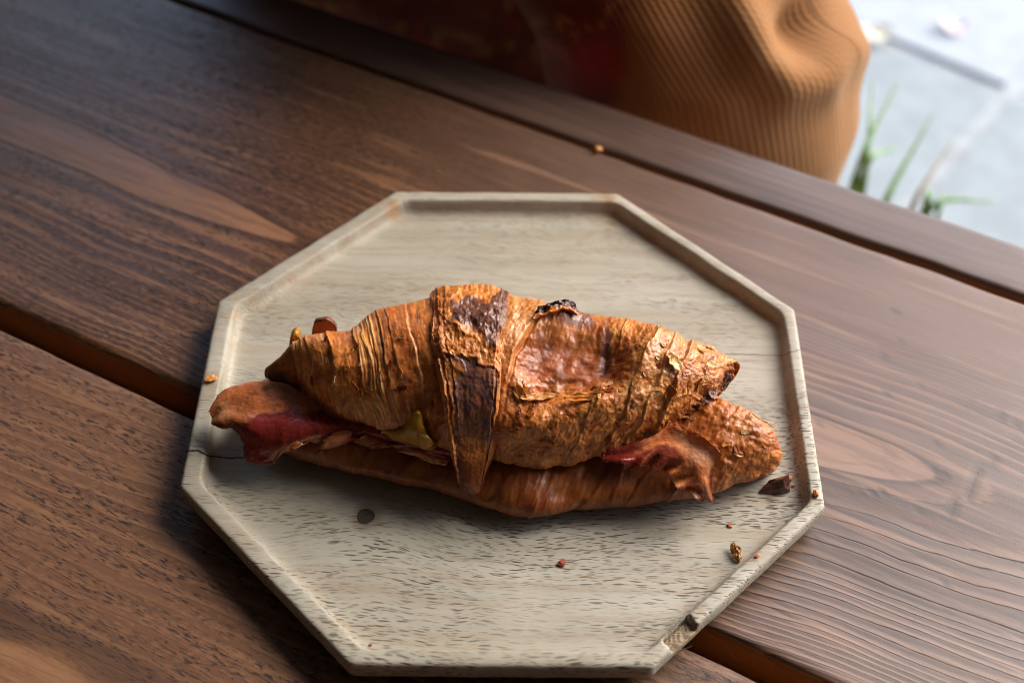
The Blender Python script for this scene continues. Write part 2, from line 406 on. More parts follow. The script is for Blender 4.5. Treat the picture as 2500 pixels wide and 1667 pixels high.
TIP_L, TIP_R = st_of(772, 606), st_of(2292, 1177)
LEFT0 = st_of(60, 300)
def mid_field(s, t, z):
    tp = np.interp(s, [LEFT0[0], TIP_L[0], TIP_R[0], TIP_R[0] + 0.3], [LEFT0[1], TIP_L[1], TIP_R[1], TIP_R[1] + 0.01])
    tp = tp + 0.004 * fbm(s * 9, 0 * s, 0, 2, 31)
    k = 0.16
    d = 0.012 + k * np.maximum(s - TIP_R[0], 0) - k * 0.9 * np.maximum(TIP_R[0] - s, 0)
    d1 = 0.012 + k * np.maximum(s - TIP_L[0], 0) - 0.05 * np.maximum(TIP_L[0] - s, 0)
    sm = (TIP_L[0] + TIP_R[0]) / 2
    d = d1 + (d - d1) * sstep(sm - 0.06, sm + 0.06, s)
    d = 0.5 * (d + np.sqrt(d * d + 0.003 ** 2))
    R = np.sqrt((np.abs(t - tp) * (0.8 + 0.3 * (t > tp))) ** 2 + np.maximum(d, 0.0) ** 2) + 0.0012 * fbm(s * 16, t * 60, z * 60, 3, 33)
    ring = 4.0 * (np.exp(R / 0.043) - 1.0) + z * 60 + 0.8 * noise(R * 95, 0 * s, 0, 34)
    isl = R
    px, py = proj(np.stack([s * DS[0] + t * DT[0], s * DS[1] + t * DT[1], 0 * s], -1))
    zone = sstep(1500, 700, px) * 0.9 + 0.08
    dent = np.zeros_like(s)
    def stroke(pts, w, a):
        nonlocal dent
        pts = np.array(pts, float)
        dd = np.full(s.shape, 1e9)
        for p, q in zip(pts[:-1], pts[1:]):
            e = q - p; tt = np.clip(((px - p[0]) * e[0] + (py - p[1]) * e[1]) / (e @ e), 0, 1)
            dd = np.minimum(dd, np.hypot(px - p[0] - tt * e[0], py - p[1] - tt * e[1]))
        dd = dd + 5 * fbm(px / 14, py / 14, 0, 2, 77)
        dent = np.maximum(dent, a * sstep(w, w * 0.4, dd))
    stroke([(2418, 1120), (2385, 1165), (2355, 1210), (2310, 1255)], 15, 0.9)      # stain in the varnish
    stroke([(2270, 1145), (2310, 1158)], 8, 1.0); stroke([(2055, 1206), (2175, 1202)], 3.2, 1.0)
    stroke([(2235, 1250), (2300, 1262)], 5, 0.9); stroke([(2474, 1020), (2478, 1035)], 13, 0.8)
    stroke([(2440, 1015), (2450, 1010)], 12, 0.6); stroke([(2290, 1085), (2300, 1075)], 9, 0.6)
    for i in range(26):
        a, b = rng.uniform(1990, 2500), rng.uniform(760, 1500)
        stroke([(a, b), (a + rng.uniform(2, 16), b + rng.uniform(-3, 6))], rng.uniform(2.5, 6), rng.uniform(0.4, 0.9))
    ledge = 0.12 + 0.88 * sstep(1230, 1330, py + 0.0 * px + 40 * fbm(s * 8, t * 30, 0, 2, 78)) * sstep(1500, 1700, px)
    ledge = np.maximum(ledge, 0.45 * sstep(0.004, 0.0, np.abs(R - 0.0122)))
    return ring, isl, zone, dent, ledge

def near_field(s, t, z):
    R = (-0.06 - t) + 0.010 * np.sin(s * 9 + 1.0) + 0.006 * fbm(s * 7, t * 18, z * 30, 3, 41)
    ring = R * 175 + z * 80
    isl = 0.0122 + 0.06 * (0.107 - (R + 0.01 * fbm(s * 14, 0 * s, 0, 2, 47)))
    return ring, isl, np.full(s.shape, 1.0), np.zeros_like(s), np.full(s.shape, 0.28)

def far_field(s, t, z):
    R = t + 0.012 * fbm(s * 5, t * 12, z * 30, 3, 51)
    return R * 190 + z * 80, np.ones_like(s), np.full(s.shape, 0.15), np.zeros_like(s), np.full(s.shape, 0.1)

MIDW = wood_plank_material(1, (0.066, 0.031, 0.018), (0.150, 0.068, 0.034), (0.290, 0.140, 0.066), 0.85, 0.36)
NEARW = wood_plank_material(2, (0.078, 0.035, 0.018), (0.150, 0.068, 0.033), (0.260, 0.128, 0.060), 0.95, 0.48)
FARW = wood_plank_material(3, (0.062, 0.031, 0.021), (0.110, 0.054, 0.033), (0.150, 0.075, 0.044), 0.5, 0.36)
plank(0.1646, 0.1955, -0.62, 0.62, far_field, FARW, 'narrow plank along the far edge of the table', skew=0.0045)
plank(-0.0475, 0.1615, -0.62, 0.62, mid_field, MIDW, 'wide plank under the tray, two tan tongues in its grain')
plank(-0.265, -0.0585, -0.62, 0.62, near_field, NEARW, 'speckled rough plank at the near left of the tray')
# battens under the planks
for s in (-0.45, 0.45):
    bm = bmesh.new(); bmesh.ops.create_cube(bm, size=1.0)
    bmesh.ops.scale(bm, vec=(0.07, 0.44, 0.035), verts=bm.verts)
    bmesh.ops.bevel(bm, geom=bm.edges[:], offset=0.003, segments=2, affect='EDGES')
    me = bpy.data.meshes.new('batten'); bm.to_mesh(me); bm.free()
    o = link('batten', me, simple('batten_wood', (0.11, 0.06, 0.035), 0.6, 0.3, 60), table)
    p = s * DS + (-0.03) * DT; o.location = (p[0], p[1], -0.0425); o.rotation_euler = (0, 0, TH)
# a rail right under the wide gap
bm = bmesh.new(); bmesh.ops.create_cube(bm, size=1.0)
bmesh.ops.scale(bm, vec=(0.82, 0.09, 0.03), verts=bm.verts)
bmesh.ops.bevel(bm, geom=bm.edges[:], offset=0.003, segments=2, affect='EDGES')
me = bpy.data.meshes.new('rail'); bm.to_mesh(me); bm.free()
o = link('rail', me, simple('rail_wood', (0.10, 0.05, 0.025), 0.6, 0.3, 60), table)
p = -0.05 * DT; o.location = (p[0], p[1], -0.0400); o.rotation_euler = (0, 0, TH)
for s, t in ((-0.5, -0.2), (0.5, -0.2), (-0.5, 0.13), (0.5, 0.13)):
    bm = bmesh.new(); bmesh.ops.create_cube(bm, size=1.0)
    bmesh.ops.scale(bm, vec=(0.06, 0.06, 0.66), verts=bm.verts)
    bmesh.ops.bevel(bm, geom=bm.edges[:], offset=0.004, segments=2, affect='EDGES')
    me = bpy.data.meshes.new('leg'); bm.to_mesh(me); bm.free()
    o = link('leg', me, simple('leg_wood', (0.11, 0.06, 0.035), 0.6, 0.3, 60), table)
    p = s * DS + t * DT; o.location = (p[0], p[1], -0.41); o.rotation_euler = (0, 0, TH)

# ------------------------------------------------------------------ the tray
OCT = np.array([[-0.0506, 0.1139], [0.0456, 0.1177], [0.1153, 0.0507], [0.1153, -0.0474],
                [0.0510, -0.1140], [-0.0467, -0.1168], [-0.1142, -0.0483], [-0.1159, 0.0442]])[::-1]   # anticlockwise
FLOOR = 0.0070
def oct_ring(inset, fil, nc=14, ne=150):
    n = len(OCT); nrm = []
    for i in range(n):
        e = OCT[(i + 1) % n] - OCT[i]; e = e / np.linalg.norm(e); nrm.append(np.array([-e[1], e[0]]))   # inward
    P = []
    for i in range(n):                                                                    # inset corner i between edges i-1 and i
        a, b = nrm[i - 1], nrm[i]; A = np.array([a, b])
        P.append(np.linalg.solve(A, np.array([a @ OCT[i] + inset, b @ OCT[i] + inset])))
    P = np.array(P); out = []
    for i in range(n):
        d0 = P[i - 1] - P[i]; d1 = P[(i + 1) % n] - P[i]
        l0, l1 = np.linalg.norm(d0), np.linalg.norm(d1); d0, d1 = d0 / l0, d1 / l1
        half = math.acos(np.clip(d0 @ d1, -1, 1)) / 2
        f = min(fil, 0.45 * min(l0, l1) * math.tan(half)); cut = f / math.tan(half)
        c = P[i] + (d0 + d1) / np.linalg.norm(d0 + d1) * f / math.sin(half)
        a0 = P[i] + d0 * cut; a1 = P[i] + d1 * cut
        for k in range(nc):
            q = a0 + (a1 - a0) * k / (nc - 1) - c
            out.append(c + q / np.linalg.norm(q) * f)
        nx = P[(i + 1) % n]; d0n = P[i] - nx; d1n = P[(i + 2) % n] - nx
        h2 = math.acos(np.clip((d0n @ d1n) / np.linalg.norm(d0n) / np.linalg.norm(d1n), -1, 1)) / 2
        f2 = min(fil, 0.45 * min(np.linalg.norm(d0n), np.linalg.norm(d1n)) * math.tan(h2)); c2 = f2 / math.tan(h2)
        b0 = nx + (d0n / np.linalg.norm(d0n)) * c2
        for k in range(1, ne):
            out.append(a1 + (b0 - a1) * k / ne)
    return np.array(out)

prof = [(0.0090, 0.0000, .004), (0.0060, 0.0004, .004), (0.0028, 0.0028, .004), (0.0006, 0.0052, .004), (0.0, 0.0072, .0035), (0.0, 0.0095, .0035),
        (0.00005, 0.0115, .0035), (0.0003, 0.0123, .0036), (0.0008, 0.0128, .004), (0.0016, 0.0130, .004), (0.0028, 0.0130, .005), (0.0041, 0.0130, .006), (0.0051, 0.01295, .007),
        (0.0056, 0.0128, .008), (0.0060, 0.0124, .0085), (0.0063, 0.0117, .009), (0.0066, 0.0107, .0095), (0.0069, 0.0096, .010), (0.0074, 0.0086, .0105),
        (0.0081, 0.0079, .011), (0.0092, 0.0074, .012), (0.0108, 0.00712, .013), (0.0136, FLOOR, .014)]
ins = [(0.0136 + (0.096 - 0.0136) * k / 46, FLOOR, 0.014 + 0.012 * k / 46) for k in range(1, 47)]
rings = [np.c_[oct_ring(i, f), np.full(8 * 163, z)] for i, z, f in prof + ins]
NR, NPR = len(rings), len(rings[0])
V = np.array(rings)
insets = np.array([p[0] for p in prof + ins])[:, None] * np.ones((1, NPR))
gi = np.arange(NR)[:, None] * np.ones((1, NPR))
V[..., 0] += 0.0011 * sstep(9, 13, gi) * sstep(60, 30, gi)      # the hollow was cut a little off centre
outer = sstep(16, 9, gi)
wob = fbm(V[..., 0] * 60, V[..., 1] * 60, 0, 3, 61)
cen = V[..., :2].copy(); cen /= np.maximum(np.linalg.norm(cen, axis=-1, keepdims=True), 1e-6)
V[..., :2] += cen * (0.00028 * wob * (gi < 20))[..., None]
V[..., 2] += 0.00018 * fbm(V[..., 0] * 40, V[..., 1] * 40, 3.0, 3, 62) * ((gi > 7) & (gi < 14))
V[..., 2] += 0.00012 * fbm(V[..., 0] * 25, V[..., 1] * 90, 1.0, 2, 63) * (gi > 18)
pxm, pym = proj(V)
# the splintered chip in the rim at the lower right
ax = np.array([1638.0, 1582]); bx = np.array([1702.0, 1528]); e = bx - ax; L = np.hypot(*e); e /= L
al = (pxm - ax[0]) * e[0] + (pym - ax[1]) * e[1]; ac = np.abs(-(pxm - ax[0]) * e[1] + (pym - ax[1]) * e[0])
inchip = sstep(-3, 2, al) * sstep(L + 4, L - 2, al) * ((gi >= 5) & (gi <= 16)) * sstep(75, 60, ac)
depth = (0.0012 + 0.0026 * (gi / 16.0) + 0.0006 * np.round(2 * noise(V[..., 1] * 700, V[..., 0] * 60, 0, 64)))
V[..., 2] -= inchip * np.clip(depth, 0.0008, 0.0056) * sstep(4, 8, gi)
def polyline_dist(px, py, pts):
    dd = np.full(px.shape, 1e9); pts = np.array(pts, float)
    for p, q in zip(pts[:-1], pts[1:]):
        ee = q - p; tt = np.clip(((px - p[0]) * ee[0] + (py - p[1]) * ee[1]) / (ee @ ee), 0, 1)
        dd = np.minimum(dd, np.hypot(px - p[0] - tt * ee[0], py - p[1] - tt * ee[1]))
    return dd
V[0, :, 2] = 0.0002
VV = np.concatenate([V.reshape(-1, 3), [[0, 0, FLOOR]]])
F4 = grid_faces(NR, NPR, True)
me = bpy.data.meshes.new('serving_tray')
faces = [tuple(f) for f in F4]
last = (NR - 1) * NPR
faces += [(last + j, last + (j + 1) % NPR, NR * NPR) for j in range(NPR)]
faces.append(tuple(range(NPR - 1, -1, -1)))
me.from_pydata([tuple(v) for v in VV], [], faces); me.update()
me.polygons.foreach_set('use_smooth', np.ones(len(me.polygons), bool))
pxv, pyv = proj(VV)
xx, yy = VV[:, 0], VV[:, 1]
add_float(me, 'crack', np.zeros(len(VV)))
stain = np.zeros(len(VV))
for x, y, r, a in ((960, 510, 30, 1.0), (1490, 505, 45, 1.0), (760, 640, 18, 0.6), (905, 545, 16, 0.6), (600, 735, 26, 0.55), (720, 690, 30, 0.4), (575, 770, 22, 0.4), (1960, 1215, 20, 0.7), (1860, 1330, 30, 0.5), (515, 925, 14, 1.0), (520, 800, 18, 0.4), (1700, 1500, 30, 0.4)):
    stain = np.maximum(stain, a * np.exp(-((pxv - x) ** 2 + (pyv - y) ** 2) / r ** 2))
cove = np.concatenate([(np.exp(-((gi - 18) / 2.2) ** 2)).ravel(), [0]])
stain = np.maximum(stain, 0.24 * cove * (0.5 + 0.8 * np.clip(fbm(xx * 30, yy * 30, 0, 3, 65), -0.5, 1)))
add_float(me, 'stain', np.clip(stain, 0, 1))
add_float(me, 'chip', np.concatenate([inchip.ravel(), [0]]))
add_float(me, 'pore_zone', np.clip(0.25 + 0.75 * sstep(0.02, -0.06, yy + 0.12 * xx * 0 - 0.03 * (xx > 0.06)), 0, 1) + 0.0 * xx)
flow = 0.0025 * np.exp(-(((xx - 0.0) / 0.045) ** 2 + ((yy + 0.10) / 0.05) ** 2)) - 0.006 * np.exp(-(((xx + 0.05) / 0.03) ** 2 + ((yy + 0.055) / 0.02) ** 2))
add_float(me, 'flow', flow)
tray = link('serving_tray', me, TRAY)
tag(tray, 'pale octagonal wooden tray with a raised rim, carrying the croissant', 'tray')

CRACK_M = simple('crack_shadow_wood', (0.03, 0.018, 0.011), 0.9, 0.3, 300, 0.0001)
trb = BVHTree.FromPolygons([tuple(v) for v in VV], [tuple(f) for f in F4])
def on_tray(x, y, lift=0.0):
    d = ray(x, y); h = trb.ray_cast(Vector(CAM), Vector(d))
    p = np.array(h[0]) if h[0] else at(x, y, FLOOR)
    return p + np.array([0, 0, lift])
def crack_strip(pts, w0, w1, seed):
    n = 50
    Q = crom(pts, np.linspace(0, len(pts) - 1, n))
    Q[:, 1] += 2.2 * fbm(Q[:, 0] / 26, 0 * Q[:, 0], seed, 3, seed)
    P3 = np.array([on_tray(x, y) for x, y in Q])
    w = np.interp(np.linspace(0, 1, n), [0, 0.15, 0.5, 1], [w0, w0, (w0 + w1) / 2, w1]) * (1 + 0.5 * fbm(np.arange(n) / 4.0, np.zeros(n), 0, 2, seed + 3))
    w = np.maximum(w, 0.00006)
    rows = []
    for k, lift in ((-1, 0.00002), (0, 0.00006), (1, 0.00002)):
        q = P3.copy(); q[:, 1] += k * w; q[:, 2] += lift; q[:, 2] += 0.00005
        rows.append(q)
    me = mesh_from('crack', np.stack(rows, 1), grid_faces(n, 3)[:, ::-1])
    return link('crack', me, CRACK_M, tray)
def scratch(pts, w, seed):
    o = crack_strip(pts, w, w * 0.6, seed); o.data.materials[0] = SCRATCH_M; o.name = 'scratch'; o.data.name = 'scratch'
SCRATCH_M = simple('scratched_wood', (0.40, 0.33, 0.23), 0.8, 0.2, 400, 0.0001)
for sp, sw, sd in (([(1167, 1282), (1172, 1330), (1177, 1384)], .00010, 21), ([(1296, 1372), (1330, 1383), (1368, 1398)], .00009, 22), ([(1544, 1383), (1558, 1395), (1571, 1406)], .0001, 23), ([(1598, 1368), (1615, 1382), (1632, 1398)], .0001, 24), ([(1405, 1290), (1410, 1320), (1412, 1345)], .00008, 25), ([(1120, 1420), (1150, 1424), (1185, 1432)], .00008, 26)):
    scratch(sp, sw, sd)
crack_strip([(452, 1101), (483, 1101), (510, 1112), (545, 1117), (600, 1117)], 0.00038, 0.00022, 3)
crack_strip([(1960, 852), (1935, 858), (1905, 868), (1850, 866), (1770, 864)], 0.00016, 0.0001, 8)
crack_strip([(1655, 1590), (1675, 1582), (1690, 1576)], 0.0003, 0.0001, 12)

def disc(name, x, y, r, mat, parent, dome=0.00008):
    c = on_tray(x, y); n = 28
    Vd = [[0, 0, dome * 0.3]]; 
    for rr, zz in ((0.6, dome * 0.2), (0.86, 0.0), (1.0, dome), (1.08, -0.0003)):
        for k in range(n):
            a = 2 * math.pi * k / n; w = r * rr * (1 + 0.05 * math.sin(3 * a + 1))
            Vd.append([w * math.cos(a), w * 1.05 * math.sin(a), zz])
    fs = [(0, 1 + k, 1 + (k + 1) % n) for k in range(n)]
    for b in range(3):
        for k in range(n):
            i = 1 + b * n; fs.append((i + k, i + n + k, i + n + (k + 1) % n, i + (k + 1) % n))
    me = bpy.data.meshes.new(name); me.from_pydata(Vd, [], fs); me.update()
    me.polygons.foreach_set('use_smooth', np.ones(len(me.polygons), bool))
    o = link(name, me, mat, parent); o.location = (c[0], c[1], c[2] + 0.00006)
    return o
disc('knot', 893, 1260, 0.0031, simple('knot_wood', (0.036, 0.028, 0.018), 0.6, 0.5, 900), tray)

# ------------------------------------------------------------------ the croissant
SY, CZ = math.sin(PITCH), math.cos(PITCH)
def solve_sections(T, F, zf, b, bl, e_up=1.0):
    """for each station find centre, half depth and heading so that the highest and lowest visible points of the section project to T and F"""
    th = np.linspace(-1.5, math.pi + 0.4, 120)
    out = []
    for (tx, ty), (fx, fy), z0, bu, bd in zip(T, F, zf, b, bl):
        f0 = at(fx, fy, z0); t0 = at(tx, ty, z0 + bu * 0.8)
        p = np.array([(f0[0] + t0[0]) / 2, (f0[1] + t0[1]) / 2, max(0.004, (t0[1] - f0[1]) / 2), 0.0])
        def sec(p):
            cx, cy, a, ph = p
            off = -a * np.cos(th); zz = z0 + np.where(th < 0, bd, bu) * np.sin(th)
            return np.stack([cx + off * math.sin(ph), cy + off * math.cos(ph), zz], -1)
        def res(p):
            X = sec(p); sx, sy_ = proj(X)
            i, j = np.argmin(sy_), np.argmax(sy_)
            return np.array([sx[i] - tx, sy_[i] - ty, sx[j] - fx, sy_[j] - fy])
        for it in range(25):
            r = res(p); J = np.zeros((4, 4))
            for k in range(4):
                h = (1e-5, 1e-5, 1e-5, 1e-3)[k]; q = p.copy(); q[k] += h; J[:, k] = (res(q) - r) / h
            try: dlt = np.linalg.lstsq(J + 0.0, -r, rcond=1e-6)[0]
            except Exception: break
            dlt = np.clip(dlt, [-.01, -.01, -.01, -.25], [.01, .01, .01, .25])
            p = p + 0.7 * dlt; p[2] = max(p[2], 0.0015); p[3] = np.clip(p[3], -1.2, 1.2)
            if np.abs(r).max() < 0.3: break
        out.append([*p, z0, bu, bd])
    return np.array(out)

sand = tag(empty('croissant_sandwich', (0.0, 0.0, FLOOR)), 'toasted croissant filled with bacon and melted cheese, lying on the pale tray', 'croissant')
def child(name, me, mat, parent=None):
    """a part given in world coordinates under the sandwich"""
    o = link(name, me, mat, parent or sand)
    if parent is None: o.location = (0, 0, -FLOOR)
    return o

# albedo palette of baked dough
GOLD = np.array([0.72, 0.300, 0.066]); TAN = np.array([0.55, 0.182, 0.034]); RED = np.array([0.34, 0.074, 0.014])
DEEP = np.array([0.165, 0.042, 0.014]); BURN = np.array([0.070, 0.030, 0.026]); CHAR = np.array([0.022, 0.012, 0.011]); PALE = np.array([0.80, 0.47, 0.185])
def lerp(a, b, t): return a + (b - a) * t[..., None]

def section_grid(sol, nu, th, warp=None):
    u = np.linspace(0, len(sol) - 1, nu)
    S = crom(sol, u)
    a = np.maximum(S[:, 2], 0.0012)[:, None]; ph = S[:, 3][:, None]
    thg = th[None, :]
    off = -a * np.cos(thg); zz = S[:, 4][:, None] + np.where(thg < 0, S[:, 6][:, None], S[:, 5][:, None]) * np.sin(thg)
    return u, np.stack([S[:, 0][:, None] + off * np.sin(ph), S[:, 1][:, None] + off * np.cos(ph), zz], -1)

# --- lower half
LT = [(612, 948), (655, 918), (740, 890), (850, 865), (980, 840), (1100, 825), (1200, 825), (1310, 830), (1420, 840), (1540, 865), (1640, 905), (1715, 950), (1770, 972), (1825, 1003), (1866, 1038), (1888, 1090)]
LF = [(618, 985), (680, 1098), (770, 1133), (850, 1152), (975, 1178), (1095, 1200), (1190, 1238), (1305, 1256), (1400, 1247), (1520, 1233), (1640, 1221), (1742, 1205), (1800, 1186), (1850, 1168), (1878, 1152), (1890, 1125)]
Lz = [.020, .016, .015, .0145, .014, .014, .014, .014, .014, .0145, .016, .018, .018, .017, .015, .014]
Lb = [.004, .008, .010, .011, .0115, .012, .012, .012, .012, .0125, .014, .017, .018, .017, .013, .006]
Ll = [.004, .008, .0095, .0098, .0098, .0098, .0098, .0098, .0098, .0098, .0115, .0130, .0130, .012, .010, .005]
LSOL = solve_sections(LT, LF, Lz, Lb, Ll)
thL = np.linspace(-math.pi / 2 - 0.6, math.pi * 1.5 - 0.6, 260, endpoint=False)
uL, VL = section_grid(LSOL, 560, thL)
NL = grid_normals(VL); NL *= np.sign((NL * (VL - VL.mean(axis=1, keepdims=True))).sum(-1).mean())
PL, QL = proj(VL)
wL = PL + 0.35 * (QL - 1150)
f1, f2, cid = worley(wL / 46 + 0.7 * fbm(PL / 120, QL / 120, 0, 2, 71), QL / 130, 72)
dL = 0.0012 * fbm(PL / 130, QL / 130, VL[..., 2] * 30, 3, 73) + 0.00025 * fbm(wL / 15, QL / 70, 0, 3, 74) + 0.0004 * (cid - 0.5) * sstep(0.0, 0.12, f2 - f1)
for bx_, h_, ln in ((720, .0007, 40), (840, .0010, 40), (955, .0008, 40), (1085, .0012, 50), (1225, .0004, 40), (1345, .0004, 45), (1465, .0010, 40), (1560, .0010, 40), (1660, .0014, 40)):
    q_ = PL + 0.75 * (QL - 1180) - bx_ - 10 * fbm(QL / 70, 0 * QL, bx_, 3, 79)
    dL += 0.55 * h_ * sstep(-3, 3, q_) * np.exp(-np.maximum(q_, 0) / ln)
rightend = sstep(1600, 1760, PL)
f1b, f2b, cidb = worley(PL / 20 + 0.5 * noise(PL / 30, QL / 30, 0, 75), QL / 15 + 0.5 * noise(PL / 30, QL / 30, 4, 76), 77)
dL += rightend * (0.0005 * fbm(PL / 22, QL / 15, 0, 3, 78) + 0.00035 * (cidb - 0.5) * sstep(0, .15, f2b - f1b))
VLd = VL + NL * dL[..., None]
VLd[..., 2] = np.maximum(VLd[..., 2], FLOOR + 0.0003)
alb = np.ones(VL.shape) * TAN
alb = lerp(alb, RED, np.clip(0.80 + 0.45 * fbm(wL / 40, QL / 130, 0, 3, 81), 0, 1))
alb = lerp(alb, GOLD, np.clip(0.0 + 0.8 * fbm(wL / 30, QL / 90, 2, 3, 82), 0, 0.9) * 0.6)
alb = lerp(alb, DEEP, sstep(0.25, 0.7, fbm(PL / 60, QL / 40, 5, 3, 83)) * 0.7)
alb = lerp(alb, GOLD, rightend * np.clip(0.30 + 0.5 * fbm(PL / 16, QL / 14, 7, 3, 84), 0, 1) * 0.75)
alb = alb * (0.66 + 0.34 * rightend)[..., None]  # lower crust browner, its shade also put into the colour, right end excepted
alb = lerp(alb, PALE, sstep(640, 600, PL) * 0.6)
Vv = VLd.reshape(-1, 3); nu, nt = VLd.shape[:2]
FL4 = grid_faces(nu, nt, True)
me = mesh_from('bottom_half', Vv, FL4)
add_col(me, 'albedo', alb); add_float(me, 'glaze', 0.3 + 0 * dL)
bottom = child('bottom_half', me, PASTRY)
bvL = BVHTree.FromPolygons([tuple(v) for v in VLd[::4, ::4].reshape(-1, 3)], [tuple(f) for f in grid_faces(len(VLd[::4]), len(VLd[0, ::4]), True)])

# --- upper half
UT = [(652, 897), (690, 862), (741, 828), (790, 813), (850, 806), (913, 764), (974, 748), (1023, 735), (1068, 722), (1130, 718), (1200, 718), (1268, 726), (1340, 740), (1420, 766), (1497, 774), (1558, 782), (1607, 799), (1670, 832), (1730, 848), (1772, 870), (1800, 886)]
UF = [(655, 920), (712, 940), (742, 963), (782, 996), (835, 1029), (885, 1043), (940, 1062), (1030, 1090), (1088, 1110), (1140, 1118), (1195, 1124), (1232, 1135), (1310, 1144), (1375, 1142), (1450, 1124), (1530, 1090), (1600, 1055), (1650, 1032), (1693, 1012), (1745, 975), (1792, 915)]
Uz = [.026, .026, .026, .026, .026, .026, .026, .026, .0255, .025, .025, .025, .025, .0255, .027, .029, .031, .032, .032, .032, .032]
Ub = [.003, .010, .016, .020, .022, .025, .027, .029, .031, .032, .032, .031, .029, .027, .026, .025, .023, .019, .014, .009, .004]
Ul = [.002, .004, .005, .006, .007, .007, .007, .007, .007, .007, .007, .008, .008, .008, .008, .008, .008, .008, .007, .005, .003]
USOL = solve_sections(UT, UF, Uz, Ub, Ul)
thU = np.concatenate([np.linspace(-2.2, -0.5, 40, endpoint=False), np.linspace(-0.5, 2.5, 330, endpoint=False), np.linspace(2.5, math.pi + 1.6, 50)])
uU, VU = section_grid(USOL, 840, thU)
NU = grid_normals(VU); NU *= np.sign((NU * (VU - VU.mean(axis=1, keepdims=True))).sum(-1).mean())
P, Q = proj(VU)
thg = np.ones((len(uU), 1)) * thU[None]
back = sstep(1.9, 2.6, thg)
xL = lambda q: 5 * fbm(np.asarray(q, float) / 40, 3, 0, 3, 161) + np.interp(q, [690, 740, 850, 930, 1000, 1090, 1150, 1203], [1028, 1036, 1043, 1068, 1080, 1096, 1108, 1140])
xR = lambda q: 5 * fbm(np.asarray(q, float) / 45, 0, 0, 3, 160) + np.interp(q, [690, 715, 815, 888, 970, 1068, 1142, 1203], [1276, 1270, 1246, 1238, 1224, 1212, 1192, 1172])
left = sstep(1075, 1035, P); right = sstep(1215, 1260, P)
wl = P - 0.22 * (Q - 850) + 7 * fbm(P / 90, Q / 90, 0, 3, 91)
wr = P + 0.42 * (Q - 900) + 10 * fbm(P / 80, Q / 80, 0, 3, 92)
D = 0.0013 * fbm(P / 150, Q / 150, 0, 3, 93)
# rolled layers on the left: lips that fall off to the right, fine pleats along them
clus = np.clip(np.exp(-((wl - 905) / 40) ** 4) + 0.7 * np.exp(-((wl - 728) / 30) ** 4) + 0.45 * np.exp(-((wl - 785) / 14) ** 4), 0, 1)
pleat = fbm(wl / 11, Q / 140, 0, 3, 95); pleat_amp = np.clip(0.55 + 0.9 * fbm(wl / 45, Q / 160, 3, 2, 96), 0.12, 1.5)
pz = clus + 0.10
D += left * (0.05 + 0.95 * clus) * 0.00020 * fbm(wl / 5.0, Q / 75, 6, 3, 150) + left * (1 - clus) * 0.00035 * fbm(P / 24, Q / 40, 4, 3, 152) + left * 0.00050 * pleat * pleat_amp * np.clip(pz, 0, 1.1)
lipmask = np.zeros_like(P)
for bx_, h_, ln in ((715, .0010, 22), (752, .0007, 20), (806, .0012, 34), (872, .0009, 16), (893, .0008, 14), (914, .0009, 14), (935, .0010, 18), (962, .0007, 14), (1012, -.0009, 10)):
    q = wl - bx_ - 5 * fbm(Q / 60, 0 * Q, bx_, 3, 97)
    D += left * h_ * sstep(-2.5, 2.5, q) * np.exp(-np.maximum(q, 0) / ln) * 0.75
    lipmask = np.maximum(lipmask, left * np.exp(-(q / 4.0) ** 2))
# right: crumpled skin with a deep dimple, a ridge round it and a plump lower edge
def blob(cx, cy, sx, sy, ang=0.0):
    c, s = math.cos(ang), math.sin(ang); x = (P - cx) * c + (Q - cy) * s; y = -(P - cx) * s + (Q - cy) * c
    return np.exp(-(x / sx) ** 2 - (y / sy) ** 2)
def bowl(cx, cy, sx, sy, ang):
    c, s = math.cos(ang), math.sin(ang); x = (P - cx) * c + (Q - cy) * s; y = -(P - cx) * s + (Q - cy) * c
    return (np.abs(x / sx) ** 2.6 + np.abs(y / sy) ** 2.6) ** (1 / 2.6)
dim = sstep(1.18, 0.50, bowl(1395, 876, 150, 82, 0.05) + 0.09 * fbm(P / 45, Q / 35, 0, 3, 98))
xS = np.interp(Q, [740, 766, 856, 946, 1035, 1130], [1330, 1313, 1258, 1234, 1217, 1200]) + 5 * fbm(Q / 40, 0 * Q, 2, 2, 170)
strip = sstep(7, -7, P - xS) * right
D += 0.0012 * strip - 0.0012 * right * np.exp(-((P - xS - 4) / 5.0) ** 2)
D -= 0.0056 * dim * (1 - strip) + 0.0042 * blob(1330, 965, 75, 30, -0.15)
D += dim * (0.0008 * fbm(P / 45, Q / 30, 2, 2, 198) - 0.0012 * blob(1478, 860, 12, 60, 0.05))
D += 0.0022 * blob(1370, 778, 60, 22) + 0.0032 * blob(1300, 1035, 95, 30, -0.2) + 0.0030 * blob(1460, 985, 75, 24, -0.45) + 0.0028 * blob(1358, 768, 42, 16)
D += 0.0022 * blob(1570, 880, 34, 95, 0.45) + 0.0016 * blob(1640, 860, 22, 60, 0.4)
crump = fbm(wr / 26, Q / 22, 0, 4, 99)
D += right * 0.00045 * crump * (1 - 0.8 * dim) + right * 0.00010 * (1 - 0.6 * dim) * fbm(wr / 10, Q / 34, 0, 3, 100)
D += right * sstep(850, 800, Q) * sstep(1480, 1420, P) * 0.0002 * np.abs(fbm(P / 30, Q / 9, 0, 2, 101))
for bx_, h_, ln in ((1560, .0009, 26), (1612, .0010, 26), (1655, .0016, 40), (1478, .0007, 24)):
    q = wr - bx_ - 6 * fbm(Q / 50, 0 * Q, bx_, 3, 102)
    D += right * (1 - 0.5 * dim) * h_ * sstep(-2.5, 2.5, q) * np.exp(-np.maximum(q, 0) / ln)
    lipmask = np.maximum(lipmask, right * np.exp(-(q / 4.0) ** 2))
